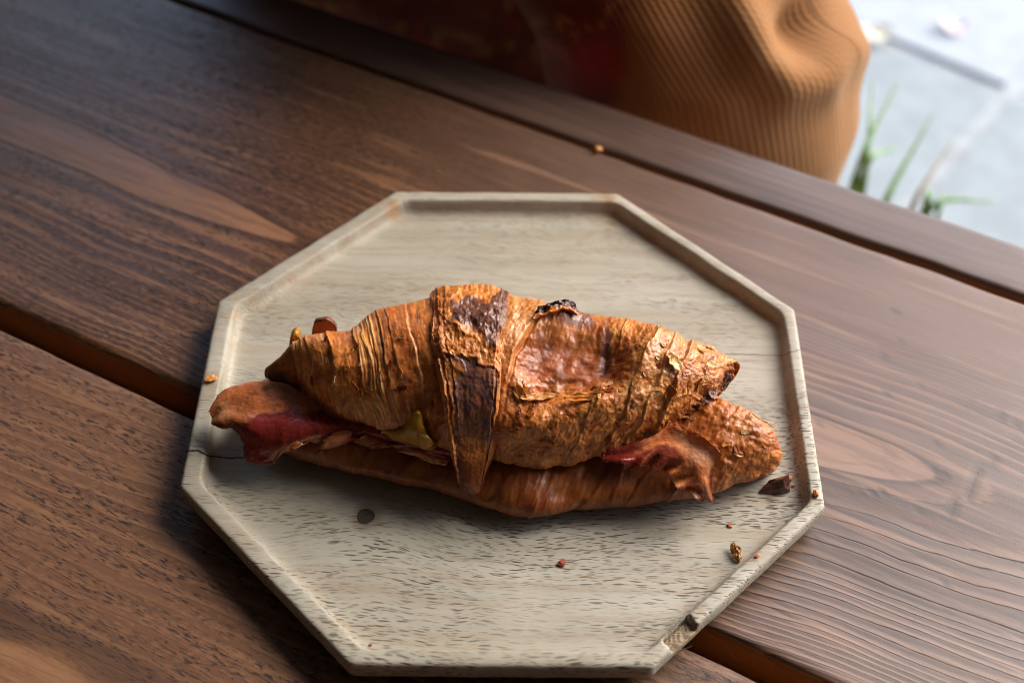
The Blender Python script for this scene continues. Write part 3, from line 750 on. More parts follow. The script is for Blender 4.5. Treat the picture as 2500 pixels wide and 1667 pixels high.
# flaky plates: cells at different heights with open edges
wx, wy = P / 30 + 0.8 * noise(P / 45, Q / 45, 0, 103), Q / 30 + 0.8 * noise(P / 45, Q / 45, 5, 104)
f1, f2, cid = worley(wx, wy, 105)
flk = sstep(0.0, 0.10, f2 - f1) * (cid - 0.45)
fzone = right * np.clip(0.4 + 0.9 * sstep(1600, 1680, P) + 0.5 * sstep(920, 960, Q) - dim, 0.1, 1.2) + left * 0.22
D += 0.0006 * flk * fzone
f1c, f2c, cidc = worley(P / 9 + 0.4 * noise(P / 14, Q / 14, 0, 106), Q / 9, 107)
D += (0.00022 * (0.5 - f1c) * (0.5 + 0.5 * right) + 0.00030 * fbm(P / 18, Q / 18, 0, 3, 94)) * (1 - 0.55 * dim) * (1 - 0.5 * left)
# torn right end
tearline = np.interp(Q, [860, 884, 913, 942, 974, 1011, 1060], [1800, 1803, 1795, 1774, 1730, 1693, 1600])
tear = sstep(48, 6, tearline - P) * (Q > 870) * (thg < 1.7)
D += tear * (0.0016 * fbm(P / 13, Q / 13, 0, 3, 108) - 0.0004)
D *= sstep(0, 1.2, uU)[:, None] * 0.85 + 0.15
VUd = VU + NU * (D * (1 - 0.6 * back))[..., None]

alb = np.ones(VU.shape) * TAN
alb = lerp(alb, RED, np.clip(0.45 + 0.7 * fbm(P / 70, Q / 70, 0, 3, 110), 0, 1) * 0.8)
alb = lerp(alb, GOLD, left * (0.3 + 0.7 * clus) * np.clip(0.2 + 0.9 * fbm(wl / 9, Q / 110, 1, 3, 111), 0, 1) * 0.85)
alb = lerp(alb, RED * 0.85, left * np.clip(sstep(940, 1050, Q) + 0.3 * fbm(P / 40, Q / 40, 0, 2, 112), 0, 1) * 0.35)
alb = lerp(alb, PALE, left * sstep(0.35, 0.75, fbm(wl / 7, Q / 45, 2, 3, 113)) * 0.65)
alb = lerp(alb, RED, left * sstep(905, 990, wl + 30) * sstep(1040, 1000, wl) * 0.55)
rgold = np.clip(0.25 + 0.8 * fbm(P / 34, Q / 34, 3, 4, 114), 0, 1)
alb = lerp(alb, GOLD, right * rgold * 0.8)
alb = lerp(alb, PALE * 0.9, right * np.clip(blob(1590, 900, 40, 95, 0.45) + blob(1540, 965, 40, 30) + 0.6 * blob(1650, 850, 30, 50), 0, 1) * np.clip(0.4 + 0.8 * fbm(P / 14, Q / 20, 1, 3, 115), 0, 1) * 0.7)
alb = lerp(alb, RED * 0.8, right * np.clip(dim * 1.0 + 0.25 * fbm(P / 30, Q / 22, 1, 3, 116) * (dim > .05), 0, 1) * 0.85)
alb = lerp(alb, BURN * 1.6, right * sstep(0.35, 0.8, 1.25 * blob(1392, 778, 66, 22) + 0.35 * fbm(P / 25, Q / 20, 0, 3, 117)) * 0.85)
alb = lerp(alb, np.array([.62, .20, .03]), blob(1352, 772, 40, 14) * 0.8)
alb = lerp(alb, BURN * 1.4, right * sstep(0.3, 0.8, 1.2 * blob(1478, 850, 16, 62, 0.05) + 0.3 * fbm(P / 12, Q / 25, 0, 3, 118)) * 0.8)
alb = lerp(alb, DEEP, right * sstep(0.3, 0.8, blob(1335, 815, 30, 35) + 0.4 * fbm(P / 20, Q / 20, 2, 3, 119)) * 0.6)
alb = lerp(alb, TAN * 0.8, right * sstep(1040, 1110, Q) * 0.5)
alb = lerp(alb, PALE, lipmask * np.clip(0.35 + 0.7 * fbm(P / 20, Q / 20, 8, 2, 120), 0, 1) * 0.75)
alb = lerp(alb, BURN, tear * np.clip(0.55 + 0.8 * fbm(P / 12, Q / 12, 6, 3, 121), 0, 1) * 0.85)
ltip = sstep(715, 655, P + 0.5 * np.abs(Q - 900) * 0 ) * sstep(880, 930, Q)
alb = lerp(alb, BURN, np.clip(ltip + 0.5 * blob(690, 930, 40, 14, 0.5), 0, 1) * 0.85)
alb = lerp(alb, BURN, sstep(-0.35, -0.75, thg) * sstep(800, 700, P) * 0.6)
st1 = fbm(wl / 5.0, Q / 75, 6, 3, 150); st2 = fbm(wr / 5.5, Q / 50, 6, 3, 151)
alb = lerp(alb, PALE, left * (0.18 + 0.82 * clus) * sstep(0.05, 0.5, st1) * 0.62 + right * (1 - 0.7 * dim) * sstep(0.12, 0.6, st2) * 0.28)
alb = lerp(alb, RED * 0.75, left * (0.25 + 0.75 * clus) * sstep(-0.12, -0.55, st1) * 0.60 + right * sstep(-0.15, -0.6, st2) * 0.25)
pat = np.clip(1.0 + 0.28 * left + 0.55 * fbm((left * wl + (1 - left) * wr) / 42, Q / 60, 7, 3, 153) + 0.25 * fbm(P / 14, Q / 16, 7, 2, 154), 0.42, 1.75)  # left side lightened, the light on it put into the colour
alb = alb * pat[..., None] ** np.array([0.9, 1.15, 1.3])
alb = lerp(alb, PALE * 0.85, strip * np.clip(0.35 + 0.8 * fbm((P - xS) / 6, Q / 60, 3, 3, 171), 0, 1) * 0.7)
gl = np.clip(0.45 + 0.8 * fbm(P / 45, Q / 45, 4, 3, 122), 0, 1) * (1 - dim)
nu, nt = VUd.shape[:2]
FU4 = grid_faces(nu, nt, False)
me = mesh_from('top_half', VUd, FU4)
add_col(me, 'albedo', np.clip(alb, 0.005, 0.9)); add_float(me, 'glaze', gl)
top = child('top_half', me, PASTRY)
bvU = BVHTree.FromPolygons([tuple(v) for v in VUd[::4, ::4].reshape(-1, 3)], [tuple(f) for f in grid_faces(len(VUd[::4]), len(VUd[0, ::4]))])

# --- the band of dough wrapped over the middle, ending in a tongue
nb, mb = 430, 190
thB = np.linspace(2.75, -1.0, nb)
us = uU; SB = crom(USOL, us)
Wg = np.linspace(0, 1, mb)
VB = np.zeros((nb, mb, 3))
for r, t_ in enumerate(thB):
    te = max(t_, -0.12)
    a = SB[:, 2]; off = -a * math.cos(te); zz = SB[:, 4] + (SB[:, 6] if te < 0 else SB[:, 5]) * math.sin(te)
    if t_ < 0.22: continue
    X = np.stack([SB[:, 0] + off * np.sin(SB[:, 3]), SB[:, 1] + off * np.cos(SB[:, 3]), zz], -1)
    px_, py_ = proj(X)
    ul = us[np.argmin(np.abs(px_ - xL(py_)))]; ur = us[np.argmin(np.abs(px_ - xR(py_)))]
    # smooth crossing instead of nearest sample
    for _ in range(2):
        ql = np.interp(ul, us, py_); qr = np.interp(ur, us, py_)
        ul = np.interp(xL(ql), px_, us); ur = np.interp(xR(qr), px_, us)
    VB[r] = np.stack([np.interp(ul + (ur - ul) * Wg, us, X[:, c]) for c in range(3)], -1)
r0 = int((thB >= 0.22).sum()) - 1
d0 = np.linalg.norm(VB[r0] - CAM, axis=-1); p0x, p0y = proj(VB[r0]); wv = (2 * Wg - 1) ** 2
ra = max(0, r0 - 90); nq = nb - ra
RY = np.zeros((nq, mb, 3)); DD = np.zeros((nq, mb))
for i, r in enumerate(range(ra, nb)):
    if r <= r0:
        v_ = VB[r] - CAM; DD[i] = np.linalg.norm(v_, axis=-1); RY[i] = v_ / DD[i][:, None]; continue
    f = (r - r0) / (nb - 1 - r0)
    q = p0y + (1204 - p0y) * f - 16 * wv * f ** 3
    x = p0x + (xL(q) - xL(p0y)) * (1 - Wg) + (xR(q) - xR(p0y)) * Wg
    for j in range(mb):
        dv_ = ray(x[j], q[j]); h_ = bvL.ray_cast(Vector(CAM), Vector(dv_)); RY[i, j] = dv_
        h2 = bvU.ray_cast(Vector(CAM), Vector(dv_)); DD[i, j] = min(DD[i - 1, j] + 0.00013, (h_[3] - 0.0028) if h_[0] is not None else 9, (h2[3] - 0.0010) if h2[0] is not None else 9)
for i in range(nq - 2, -1, -1): DD[i] = np.minimum(DD[i], DD[i + 1] + 0.00022)
k0 = r0 - ra - 12; fl = np.clip((np.arange(nq) - k0) / (nq - 1 - k0), 0, 1)[:, None]; lin = DD[k0] * (1 - fl) + DD[-1] * fl - 0.0012 * np.sin(np.pi * fl)
DD = np.where(np.arange(nq)[:, None] >= k0, np.minimum(DD, lin), DD)
for _ in range(14):
    DD[1:-1] = 0.5 * DD[1:-1] + 0.25 * (DD[:-2] + DD[2:]); DD[:, 1:-1] = 0.5 * DD[:, 1:-1] + 0.25 * (DD[:, :-2] + DD[:, 2:])
VB[ra:] = CAM + RY * DD[..., None]
NB = grid_normals(VB); NB *= np.sign((NB * (VB - VB.mean(axis=(0, 1)))).sum(-1).mean())
PB, QB = proj(VB)
sg = np.ones((nb, 1)) * Wg[None]; tg = np.ones((1, mb)) * thB[:, None]
wb = (sg - 0.5) * np.interp(QB, [690, 900, 1100, 1200], [240, 190, 115, 45])
tipm = sstep(-0.7, -1.0, tg)
DB = 0.0018 + 0.0010 * np.sin(np.pi * sg) - 0.0038 * np.maximum(np.exp(-sg / 0.030), np.exp(-(1 - sg) / 0.060))
DB -= sstep(0.7, 1.4, tg) * (0.0034 * np.exp(-sg / 0.13) + 0.0026 * np.exp(-(1 - sg) / 0.16))
DB += 0.0016 * fbm(sg * 3.2, tg * 4.0, 0, 3, 130) * sstep(0.9, 1.3, tg) + 0.0006 * fbm(PB / 60, QB / 60, 0, 3, 131) + 0.0005 * fbm(wb / 8, QB / 120, 0, 3, 132) * np.clip(0.12 + sstep(0.75, 0.95, sg) + sstep(0.24, 0.08, sg), 0, 1.2)
calm0 = 1 - 0.65 * sstep(-3, 3, QB - 885) * np.sin(np.pi * sg)
DB += 0.00030 * fbm(PB / 9, QB / 9, 0, 3, 133) * calm0
# long strands along the two edges, plates in the middle
for b_, h_ in ((0.10, .0008), (0.18, .0008), (0.26, .0005), (0.84, .0006), (0.92, .0005)):
    q = sg - b_ - 0.03 * fbm(QB / 60, 0 * QB, b_ * 40, 3, 134)
    s_ = 1 if b_ < 0.5 else -1
    DB += sstep(0.1, 0.7, tg) * h_ * (sstep(-0.012, 0.012, q) if s_ > 0 else sstep(0.012, -0.012, q)) * np.exp(-np.abs(q) / 0.10)
f1, f2, cid = worley(PB / 42 + 0.8 * noise(PB / 50, QB / 50, 0, 135), QB / 48 + 0.8 * noise(PB / 50, QB / 50, 5, 136), 137)
DB += 0.0007 * (cid - 0.4) * sstep(0, 0.08, f2 - f1) * sstep(960, 860, QB)
f1c, f2c, cidc = worley(PB / 11, QB / 11, 138)
DB += 0.0003 * (0.5 - f1c) * calm0
# the flat toasted plate low on the band
plate_b = sstep(0.10, 0.16, sg) * sstep(0.92, 0.86, sg)
ptop = np.interp(sg, [0, .2, .5, .8, 1], [870, 872, 880, 905, 930]) + 9 * fbm(PB / 26, QB / 26, 0, 3, 139)
low = sstep(-3, 3, QB - ptop)
calm = 1 - 0.65 * low * plate_b
DB -= 0.0008 * low * plate_b
DB *= 1 - 0.5 * tipm
VBd = VB + NB * DB[..., None]
albB = np.ones(VB.shape) * TAN
albB = lerp(albB, GOLD, np.clip(0.4 + 0.8 * fbm(wb / 14, QB / 60, 0, 4, 141), 0, 1) * 0.8)
albB = lerp(albB, RED, np.clip(0.2 + 0.9 * fbm(PB / 50, QB / 60, 0, 3, 142), 0, 1) * 0.7)
u1 = sstep(0.42, 0.58, 1.0 * np.exp(-((PB - 1150) / 62) ** 2 - ((QB - 775) / 40) ** 2) + 0.75 * np.exp(-((PB - 1228) / 26) ** 2 - ((QB - 745) / 60) ** 2)
           + 0.7 * np.exp(-((PB - 1195) / 26) ** 2 - ((QB - 830) / 40) ** 2) + 0.32 * fbm(PB / 30, QB / 30, 0, 4, 143))
albB = lerp(albB, BURN * 1.5, u1 * 0.88)
u2 = low * sstep(0.06, 0.16, sg - 0.09 + 0.05 * fbm(PB / 15, QB / 40, 0, 3, 144)) * sstep(0.95, 0.84, sg + 0.07 * fbm(PB / 15, QB / 30, 4, 3, 145)) * sstep(1130, 1040, QB + 40 * fbm(PB / 22, QB / 50, 0, 3, 146))
u2 = u2 * np.clip(1.0 - 0.9 * sstep(0.25, 0.6, np.exp(-((PB - 1105) / 24) ** 2 - ((QB - 905) / 20) ** 2) + 0.35 * fbm(PB / 14, QB / 12, 0, 3, 147)), 0, 1)
albB = lerp(albB, BURN * 1.15 + np.array([.020, .016, .022]), u2 * np.clip(0.82 + 0.5 * fbm(PB / 24, QB / 40, 9, 3, 149), 0.35, 0.95))
albB = lerp(albB, RED * 0.55, sstep(1070, 1140, QB) * 0.85)
albB = lerp(albB, PALE, np.clip(np.exp(-((sg - 0.06) / 0.035) ** 2) + np.exp(-((sg - 0.95) / 0.03) ** 2), 0, 1) * np.clip(0.3 + 0.8 * fbm(PB / 10, QB / 40, 3, 3, 148), 0, 1) * sstep(1110, 1000, QB) * 0.7)
albB = lerp(albB, BURN, sstep(0.12, 0.22, sg) * sstep(0.36, 0.26, sg) * sstep(1000, 1100, QB) * 0.6)
Vs, Fs = solid_grid(VBd, NB, 0.0035)
me = mesh_from('dough_band', Vs, Fs)
add_col(me, 'albedo', np.clip(np.concatenate([albB.reshape(-1, 3)] * 2), 0.005, 0.9))
glb = np.clip(0.35 + 0.75 * u2 + 0.3 * u1, 0, 1.1); add_float(me, 'glaze', np.concatenate([glb.ravel()] * 2))
band = child('dough_band', me, PASTRY, top); band['label'] = 'scorched middle band of the croissant ending in a pointed tongue'
bvB = BVHTree.FromPolygons([tuple(v) for v in VBd[::3, ::3].reshape(-1, 3)], [tuple(f) for f in grid_faces(len(VBd[::3]), len(VBd[0, ::3]))])

def hit(x, y, trees, default_z):
    d = Vector(ray(x, y)); best = None; nn = None
    for t in trees:
        h = t.ray_cast(Vector(CAM), d)
        if h[0] is not None and (best is None or h[3] < best): best, nn = h[3], h[1]
    if best is None: return at(x, y, default_z), np.array([0, 0, 1.0])
    if nn.dot(d) > 0: nn = -nn
    return CAM + np.array(d) * best, np.array(nn)

def sheet(name, rows, zs, nt_, ms, colf, mat, parent, th=0.0018, rough=0.0004, seed=1, ruffle=None, edge=0.0006):
    """a limp sheet: control rows of pixel points with heights, swept smooth, rough and thick"""
    n, k = len(rows), len(rows[0])
    G = np.array([[at(x, y, z) for (x, y), z in zip(r, zr)] for r, zr in zip(rows, zs)])
    t = np.linspace(0, n - 1, nt_); s = np.linspace(0, k - 1, ms)
    A = np.stack([crom(G[:, j], t) for j in range(k)], 1)
    Vg = np.stack([crom(A[i], s) for i in range(nt_)], 0)
    tt = (np.linspace(0, 1, nt_)[:, None]) * np.ones((1, ms)); ss = np.ones((nt_, 1)) * np.linspace(0, 1, ms)[None]
    N = grid_normals(Vg)
    if (N * (CAM - Vg)).sum() < 0: N = -N
    x, y, z = Vg[..., 0], Vg[..., 1], Vg[..., 2]
    ed = np.maximum(np.exp(-ss / 0.08), np.exp(-(1 - ss) / 0.08)); ed = np.maximum(ed, np.maximum(np.exp(-tt / 0.03), np.exp(-(1 - tt) / 0.03)))
    dd = rough * fbm(x * 190, y * 190, z * 190, 4, seed)
    if ruffle is not None: dd = dd + ruffle(tt, ss)
    Vg = Vg + N * dd[..., None]
    Vg[..., 0] += edge * ed * fbm(tt * 60, ss * 14, 0, 3, seed + 5); Vg[..., 1] += edge * ed * fbm(tt * 60, ss * 14, 4, 3, seed + 6)
    thk = th * (1 - 0.55 * ed)
    V2, F2 = solid_grid(Vg, N, thk)
    me = mesh_from(name, V2, F2)
    c = np.clip(colf(tt, ss, Vg), 0.004, 0.95).reshape(-1, 3)
    add_col(me, 'albedo', np.concatenate([c, c]))
    return child(name, me, mat, parent)

# --- bacon
FAT = np.array([0.50, 0.165, 0.055]); FATP = np.array([0.58, 0.28, 0.125]); MEAT = np.array([0.200, 0.014, 0.012]); MEATD = np.array([0.11, 0.012, 0.008]); CRISP = np.array([0.20, 0.050, 0.018])
def bacon_col(lines, seed):
    def f(t, s, V):
        w = s + 0.07 * fbm(t * 4, s * 2, 0, 3, seed) + 0.02 * fbm(t * 24, s * 12, 0, 2, seed + 1)
        c = np.zeros(V.shape) + FAT
        c = lerp(c, FATP, np.clip(0.1 + 0.8 * fbm(t * 10, s * 7, 2, 3, seed + 2), 0, 1) * 0.6)
        for a, b, k in lines:
            mmm = sstep(a - 0.05, a + 0.05, w) * sstep(b + 0.05, b - 0.05, w)
            c = lerp(c, MEAT if k == 'm' else (FATP if k == 'f' else CRISP), mmm * 0.92)
        c = lerp(c, MEATD, sstep(0.25, 0.8, fbm(t * 14, s * 9, 5, 3, seed + 3)) * 0.5)
        ed = np.maximum(np.exp(-s / 0.03), np.exp(-(1 - s) / 0.035))
        return lerp(c, CRISP, ed * 0.65)
    return f
rows = [[(514, 1000), (514, 1018), (519, 1036)], [(538, 960), (536, 1003), (541, 1046)], [(582, 942), (576, 1000), (566, 1046)], [(625, 934), (622, 1022), (590, 1078)],
        [(665, 934), (685, 1032), (600, 1124)], [(700, 940), (735, 1040), (664, 1134)], [(745, 965), (775, 1040), (694, 1098)], [(790, 985), (810, 1040), (714, 1078)],
        [(850, 1000), (850, 1042), (750, 1076)], [(900, 1010), (885, 1048), (776, 1086)], [(940, 1020), (915, 1052), (800, 1064)], [(980, 1030), (945, 1060), (832, 1064)],
        [(1020, 1050), (975, 1072), (880, 1082)], [(1060, 1070), (1010, 1085), (930, 1084)], [(1090, 1090), (1060, 1102), (990, 1102)], [(1120, 1100), (1105, 1115), (1090, 1126)]]
zs = [[.0225, .022, .0205], [.025, .0245, .0215], [.0265, .026, .0225], [.0268, .0275, .0215], [.027, .0275, .0175], [.027, .0275, .0165], [.027, .0272, .0205], [.027, .0272, .0245],
      [.027, .027, .0235], [.027, .027, .0225], [.027, .027, .0255], [.027, .027, .0245], [.027, .027, .0225], [.027, .027, .0238], [.027, .027, .0232], [.026, .026, .0225]]
def bcol1(t, s, V):
    px_, py_ = proj(V)
    n = fbm(px_ / 60, py_ / 25, 0, 3, 201)
    c = np.zeros(V.shape) + np.array([0.52, 0.150, 0.045])
    c = lerp(c, FATP * 0.9, np.clip(np.exp(-((px_ - 545) / 22) ** 2 - ((py_ - 1000) / 30) ** 2) + 0.4 * n, 0, 1) * 0.8)
    mline = np.interp(px_, [560, 620, 700, 800, 900, 1000], [1040, 1025, 1005, 1000, 1015, 1040]) + 14 * n
    meat = sstep(-3, 4, py_ - mline)
    c = lerp(c, MEAT, meat * 0.96)
    strk = fbm(s * 26 + 1.2 * n, t * 10, 2, 3, 204)
    c = lerp(c, FATP, (1 - meat) * sstep(0.15, 0.5, strk) * 0.55); c = lerp(c, CRISP, (1 - meat) * sstep(-0.2, -0.55, strk) * 0.6)
    c = lerp(c, np.array([.24, .04, .022]), meat * sstep(0.2, 0.5, strk) * 0.55); c = lerp(c, MEATD, meat * sstep(-0.15, -0.5, strk) * 0.75)
    c = lerp(c, MEATD, np.exp(-((py_ - mline) / 3.5) ** 2) * 0.5)
    c = lerp(c, CRISP, sstep(700, 760, px_) * sstep(1010, 960, py_) * 0.7)
    rim = sstep(0.72, 0.86, s + 0.06 * n) * sstep(650, 700, px_)
    c = lerp(c, FAT, rim * 0.9); c = lerp(c, FATP, rim * np.clip(0.3 + fbm(px_ / 16, py_ / 16, 0, 2, 202), 0, 1))
    c = lerp(c, CRISP, sstep(0.93, 1.0, s) * 0.8)
    c = lerp(c, MEATD, sstep(0.2, 0.8, fbm(px_ / 18, py_ / 14, 3, 3, 203)) * 0.5)
    c = lerp(c, np.array([.03, .015, .01]), np.exp(-((px_ - 650) / 14) ** 2 - ((py_ - 947) / 10) ** 2) * 0.9)
    return c
sheet('bacon_strip', rows, zs, 330, 90, bcol1, BACON, None, 0.0013, 0.0003, 211,
      lambda t, s: 0.0014 * np.sin(t * 40 + 2 * fbm(t * 9, s, 0, 2, 5)) * sstep(0.55, 1.0, s) * sstep(0.35, 0.5, t) + 0.0008 * np.sin(s * 9 + t * 6))['label'] = 'long bacon strip hanging out at the left end'
def drape(pix, lift=0.002, dz=0.02):
    return [[hit(x, y, (bvL,), dz)[0] for x, y in r] for r in pix]
rows = [[(1470, 1092), (1470, 1108), (1470, 1122)], [(1530, 1085), (1528, 1110), (1526, 1135)], [(1591, 1066), (1572, 1102), (1553, 1140)], [(1640, 1036), (1612, 1086), (1582, 1136)],
        [(1690, 1050), (1650, 1098), (1606, 1149)], [(1732, 1078), (1686, 1115), (1633, 1156)], [(1762, 1112), (1706, 1140), (1642, 1176)], [(1742, 1152), (1706, 1172), (1660, 1194)],
        [(1741, 1190), (1716, 1197), (1692, 1206)], [(1743, 1221), (1730, 1224), (1716, 1227)]]
z2 = []
for r in rows:
    zr = []
    for x, y in r:
        p_, n_ = hit(x, y, (bvL,), 0.012); zr.append(max(p_[2] + 0.0035, 0.0075))
    z2.append(zr)
z2 = np.array(z2)
for _ in range(1):
    z2[1:-1] = 0.5 * z2[1:-1] + 0.25 * (z2[:-2] + z2[2:])
z2 += 0.0012
def bcol2(t, s, V):
    px_, py_ = proj(V); n = fbm(px_ / 40, py_ / 30, 0, 3, 221)
    c = np.zeros(V.shape) + np.array([0.84, 0.265, 0.085])
    strk = fbm(s * 20 + 1.5 * n, t * 7, 2, 3, 224)
    c = lerp(c, FAT * 0.9, sstep(0.0, 0.4, strk) * 0.8); c = lerp(c, CRISP * 1.5, sstep(-0.2, -0.55, strk) * 0.6)
    c = lerp(c, np.array([0.86, 0.45, 0.26]), np.clip(np.exp(-((px_ - 1715) / 34) ** 2 - ((py_ - 1110) / 26) ** 2) + 0.5 * np.exp(-((px_ - 1665) / 25) ** 2 - ((py_ - 1070) / 20) ** 2) + 0.3 * n, 0, 1) * 0.85)
    c = lerp(c, np.array([0.19, 0.030, 0.018]), sstep(0.42, 0.60, s + 0.12 * n) * sstep(0.58, 0.48, t) * 0.95)
    c = lerp(c, np.array([0.76, 0.36, 0.20]), np.exp(-((s - 0.22 - 0.1 * n) / 0.10) ** 2) * sstep(0.3, 0.45, t) * sstep(0.85, 0.7, t) * 0.7)
    c = lerp(c, CRISP * 1.6, np.exp(-((s - 0.60 + 0.1 * n) / 0.06) ** 2) * sstep(0.5, 0.6, t) * 0.6)
    c = lerp(c, MEAT, sstep(0.28, 0.12, t) * 0.9)
    c = lerp(c, CRISP * 1.3, sstep(0.74, 0.95, t + 0.08 * n) * 0.8)
    c = lerp(c, np.array([.55, .28, .05]), np.exp(-((px_ - 1640) / 14) ** 2 - ((py_ - 1172) / 14) ** 2) * 0.7)
    c = lerp(c, np.array([.66, .27, .05]), np.exp(-(s / 0.16) ** 2) * sstep(0.35, 0.5, t) * sstep(0.85, 0.7, t) * 0.7)
    ed = np.maximum(np.exp(-s / 0.03), np.exp(-(1 - s) / 0.03))
    return lerp(c, CRISP * 0.8, ed * 0.75)
def sheet3(name, rows, zs, *a, **k): return sheet(name, rows, zs, *a, **k)
sheet('bacon_strip', rows, z2, 200, 90, bcol2, BACON, None, 0.0013, 0.0004, 231,
      lambda t, s: 0.0013 * np.sin(t * 38 + s * 4 + 1.0) * (0.12 + 0.88 * sstep(0.55, 1.0, s)) + 0.0007 * np.sin(s * 9 + 5 * t))['label'] = 'crisp bacon strip drooping out at the right end'
# back left: a crisp bacon end standing up behind the croissant
def upright(name, pts_top, pts_bot, ybase, mat, colf, th, seed, nt_=40, ms=24):
    """small slab standing behind the croissant: pixel outline on a vertical plane y = ybase"""
    def onp(x, y):
        d = ray(x, y); return CAM + d * (ybase - CAM[1]) / d[1]
    T_ = crom([onp(*p) for p in pts_top], np.linspace(0, len(pts_top) - 1, nt_)); B_ = crom([onp(*p) for p in pts_bot], np.linspace(0, len(pts_bot) - 1, nt_))
    s = np.linspace(0, 1, ms)[None, :, None]; Vg = T_[:, None] * (1 - s) + B_[:, None] * s
    N = grid_normals(Vg)
    if (N * (CAM - Vg)).sum() < 0: N = -N
    Vg = Vg + N * (0.0007 * fbm(Vg[..., 0] * 200, Vg[..., 2] * 200, 0, 3, seed))[..., None]
    V2, F2 = solid_grid(Vg, N, th); me = mesh_from(name, V2, F2)
    tt = np.linspace(0, 1, nt_)[:, None] * np.ones((1, ms)); ss = np.ones((nt_, 1)) * s[..., 0]
    if colf is not None:
        c = np.clip(colf(tt, ss, Vg), 0.004, 0.9).reshape(-1, 3); add_col(me, 'albedo', np.concatenate([c, c]))
    return child(name, me, mat)
def bcol3(t, s, V):
    c = np.zeros(V.shape) + np.array([0.33, 0.10, 0.065])
    ed = np.maximum(np.exp(-s / 0.1), np.maximum(np.exp(-t / 0.12), np.exp(-(1 - t) / 0.12)))
    return lerp(c, CRISP * 0.7, ed * 0.9)
yb = at(790, 815, 0.034)[1] + 0.004
upright('bacon_strip', [(762, 806), (770, 787), (795, 781), (814, 792), (821, 803)], [(758, 850), (775, 850), (795, 850), (812, 850), (826, 850)], yb, BACON, bcol3, 0.002, 251)['label'] = 'bacon tip standing up behind the left end'
yb = at(720, 845, 0.032)[1] + 0.003
upright('cheese_slice', [(706, 842), (709, 826), (719, 819), (729, 824), (734, 836)], [(700, 880), (710, 880), (720, 880), (730, 880), (742, 880)], yb, CHEESE, None, 0.004, 252)['label'] = 'small yellow cheese nub behind the left end'
# melted cheese oozing over the lip at the front
rows = [[(930, 1060), (932, 1063), (936, 1067)], [(965, 1060), (966, 1066), (968, 1073)], [(986, 1050), (988, 1064), (990, 1080)], [(996, 1025), (1000, 1058), (1002, 1090)], [(1012, 1005), (1014, 1052), (1014, 1096)], [(1026, 1008), (1030, 1055), (1030, 1100)], [(1036, 1035), (1041, 1070), (1042, 1104)], [(1042, 1080), (1046, 1092), (1048, 1106)]]
G = []
for r in rows:
    rr = []
    for x, y in r:
        p_, n_ = hit(x, y, (bvU, bvL), 0.024); rr.append(p_ + (CAM - p_) / np.linalg.norm(CAM - p_) * 0.0026 + np.array([0, 0, 0.0004]))
    G.append(rr)
G = np.array(G); 
G[1:-1] = 0.5 * G[1:-1] + 0.25 * (G[:-2] + G[2:])
tt = np.linspace(0, 7, 80); A = np.stack([crom(G[:, j], tt) for j in range(3)], 1); Vg = np.stack([crom(A[i], np.linspace(0, 2, 40)) for i in range(80)])
N = grid_normals(Vg)
if (N * (CAM - Vg)).sum() < 0: N = -N
s01 = np.linspace(0, 1, 40)[None]; t01 = np.linspace(0, 1, 80)[:, None]
Vg = Vg + N * (0.0024 * np.sin(np.pi * s01) * np.sin(np.pi * t01) + 0.0005 * fbm(Vg[..., 0] * 150, Vg[..., 1] * 150, Vg[..., 2] * 150, 3, 255))[..., None]
V2, F2 = solid_grid(Vg, N, 0.0035); ch = child('cheese_slice', mesh_from('cheese_slice', V2, F2), CHEESE); ch['label'] = 'melted yellow cheese oozing out at the front'

# --- loose flakes of crust standing off the surface
def flake(x, y, ln, wd, ang, lift, curl, col, seed, parent=None, trees=None, name='flake'):
    p0, n0 = hit(x, y, trees or (bvU, bvB, bvL), 0.03)
    t1 = RT * math.cos(ang) - UP * math.sin(ang); t1 = t1 - n0 * (t1 @ n0); t1 /= np.linalg.norm(t1); t2 = np.cross(n0, t1)
    a, b = 18, 12
    s = np.linspace(-1, 1, a)[:, None]; r = np.linspace(-1, 1, b)[None]
    w = np.sqrt(np.clip(1 - (np.abs(s) ** 2.5), 0.02, 1)) * (1 + 0.35 * fbm(s * 2.5, 0 * s, seed, 3, seed))
    X = s * ln + 0 * r; Y = r * wd * w + 0.25 * wd * fbm(s * 2, r, seed, 2, seed + 1)
    Z = lift * (0.35 + 0.65 * (s + 1) / 2) + curl * (r ** 2) * wd + 0.25 * curl * ln * s ** 2 + 0.12 * ln * fbm(s * 2, r * 2, seed, 3, seed + 2)
    V_ = p0 + X[..., None] * t1 + Y[..., None] * t2 + Z[..., None] * n0
    N_ = np.ones((a, b, 1)) * n0
    V2, F2 = solid_grid(V_, N_, 0.00022)
    me = mesh_from(name, V2, F2)
    c = np.clip(np.ones((2 * a * b, 3)) * col * (1 + 0.25 * rng.standard_normal((2 * a * b, 1)) * 0.5), 0.01, 0.9)
    add_col(me, 'albedo', c); add_float(me, 'glaze', np.full(2 * a * b, 0.6))
    return child(name, me, PASTRY, parent or top)
px1 = 1.0 / 6200
flake(1425, 972, 44 * px1, 9 * px1, -0.12, 0.0012, 0.5, GOLD * np.array([1.0, .8, .5]), 1)
flake(1642, 884, 22 * px1, 13 * px1, 0.9, 0.0012, 0.3, PALE * 0.9, 2)
flake(1730, 892, 9 * px1, 8 * px1, 0.3, 0.002, 0.2, PALE * 1.1, 3)
flake(1270, 962, 26 * px1, 12 * px1, 1.2, 0.001, 0.2, GOLD * 0.9, 4)
flake(1310, 975, 40 * px1, 9 * px1, -0.35, 0.0015, 0.3, GOLD * 0.8, 5)
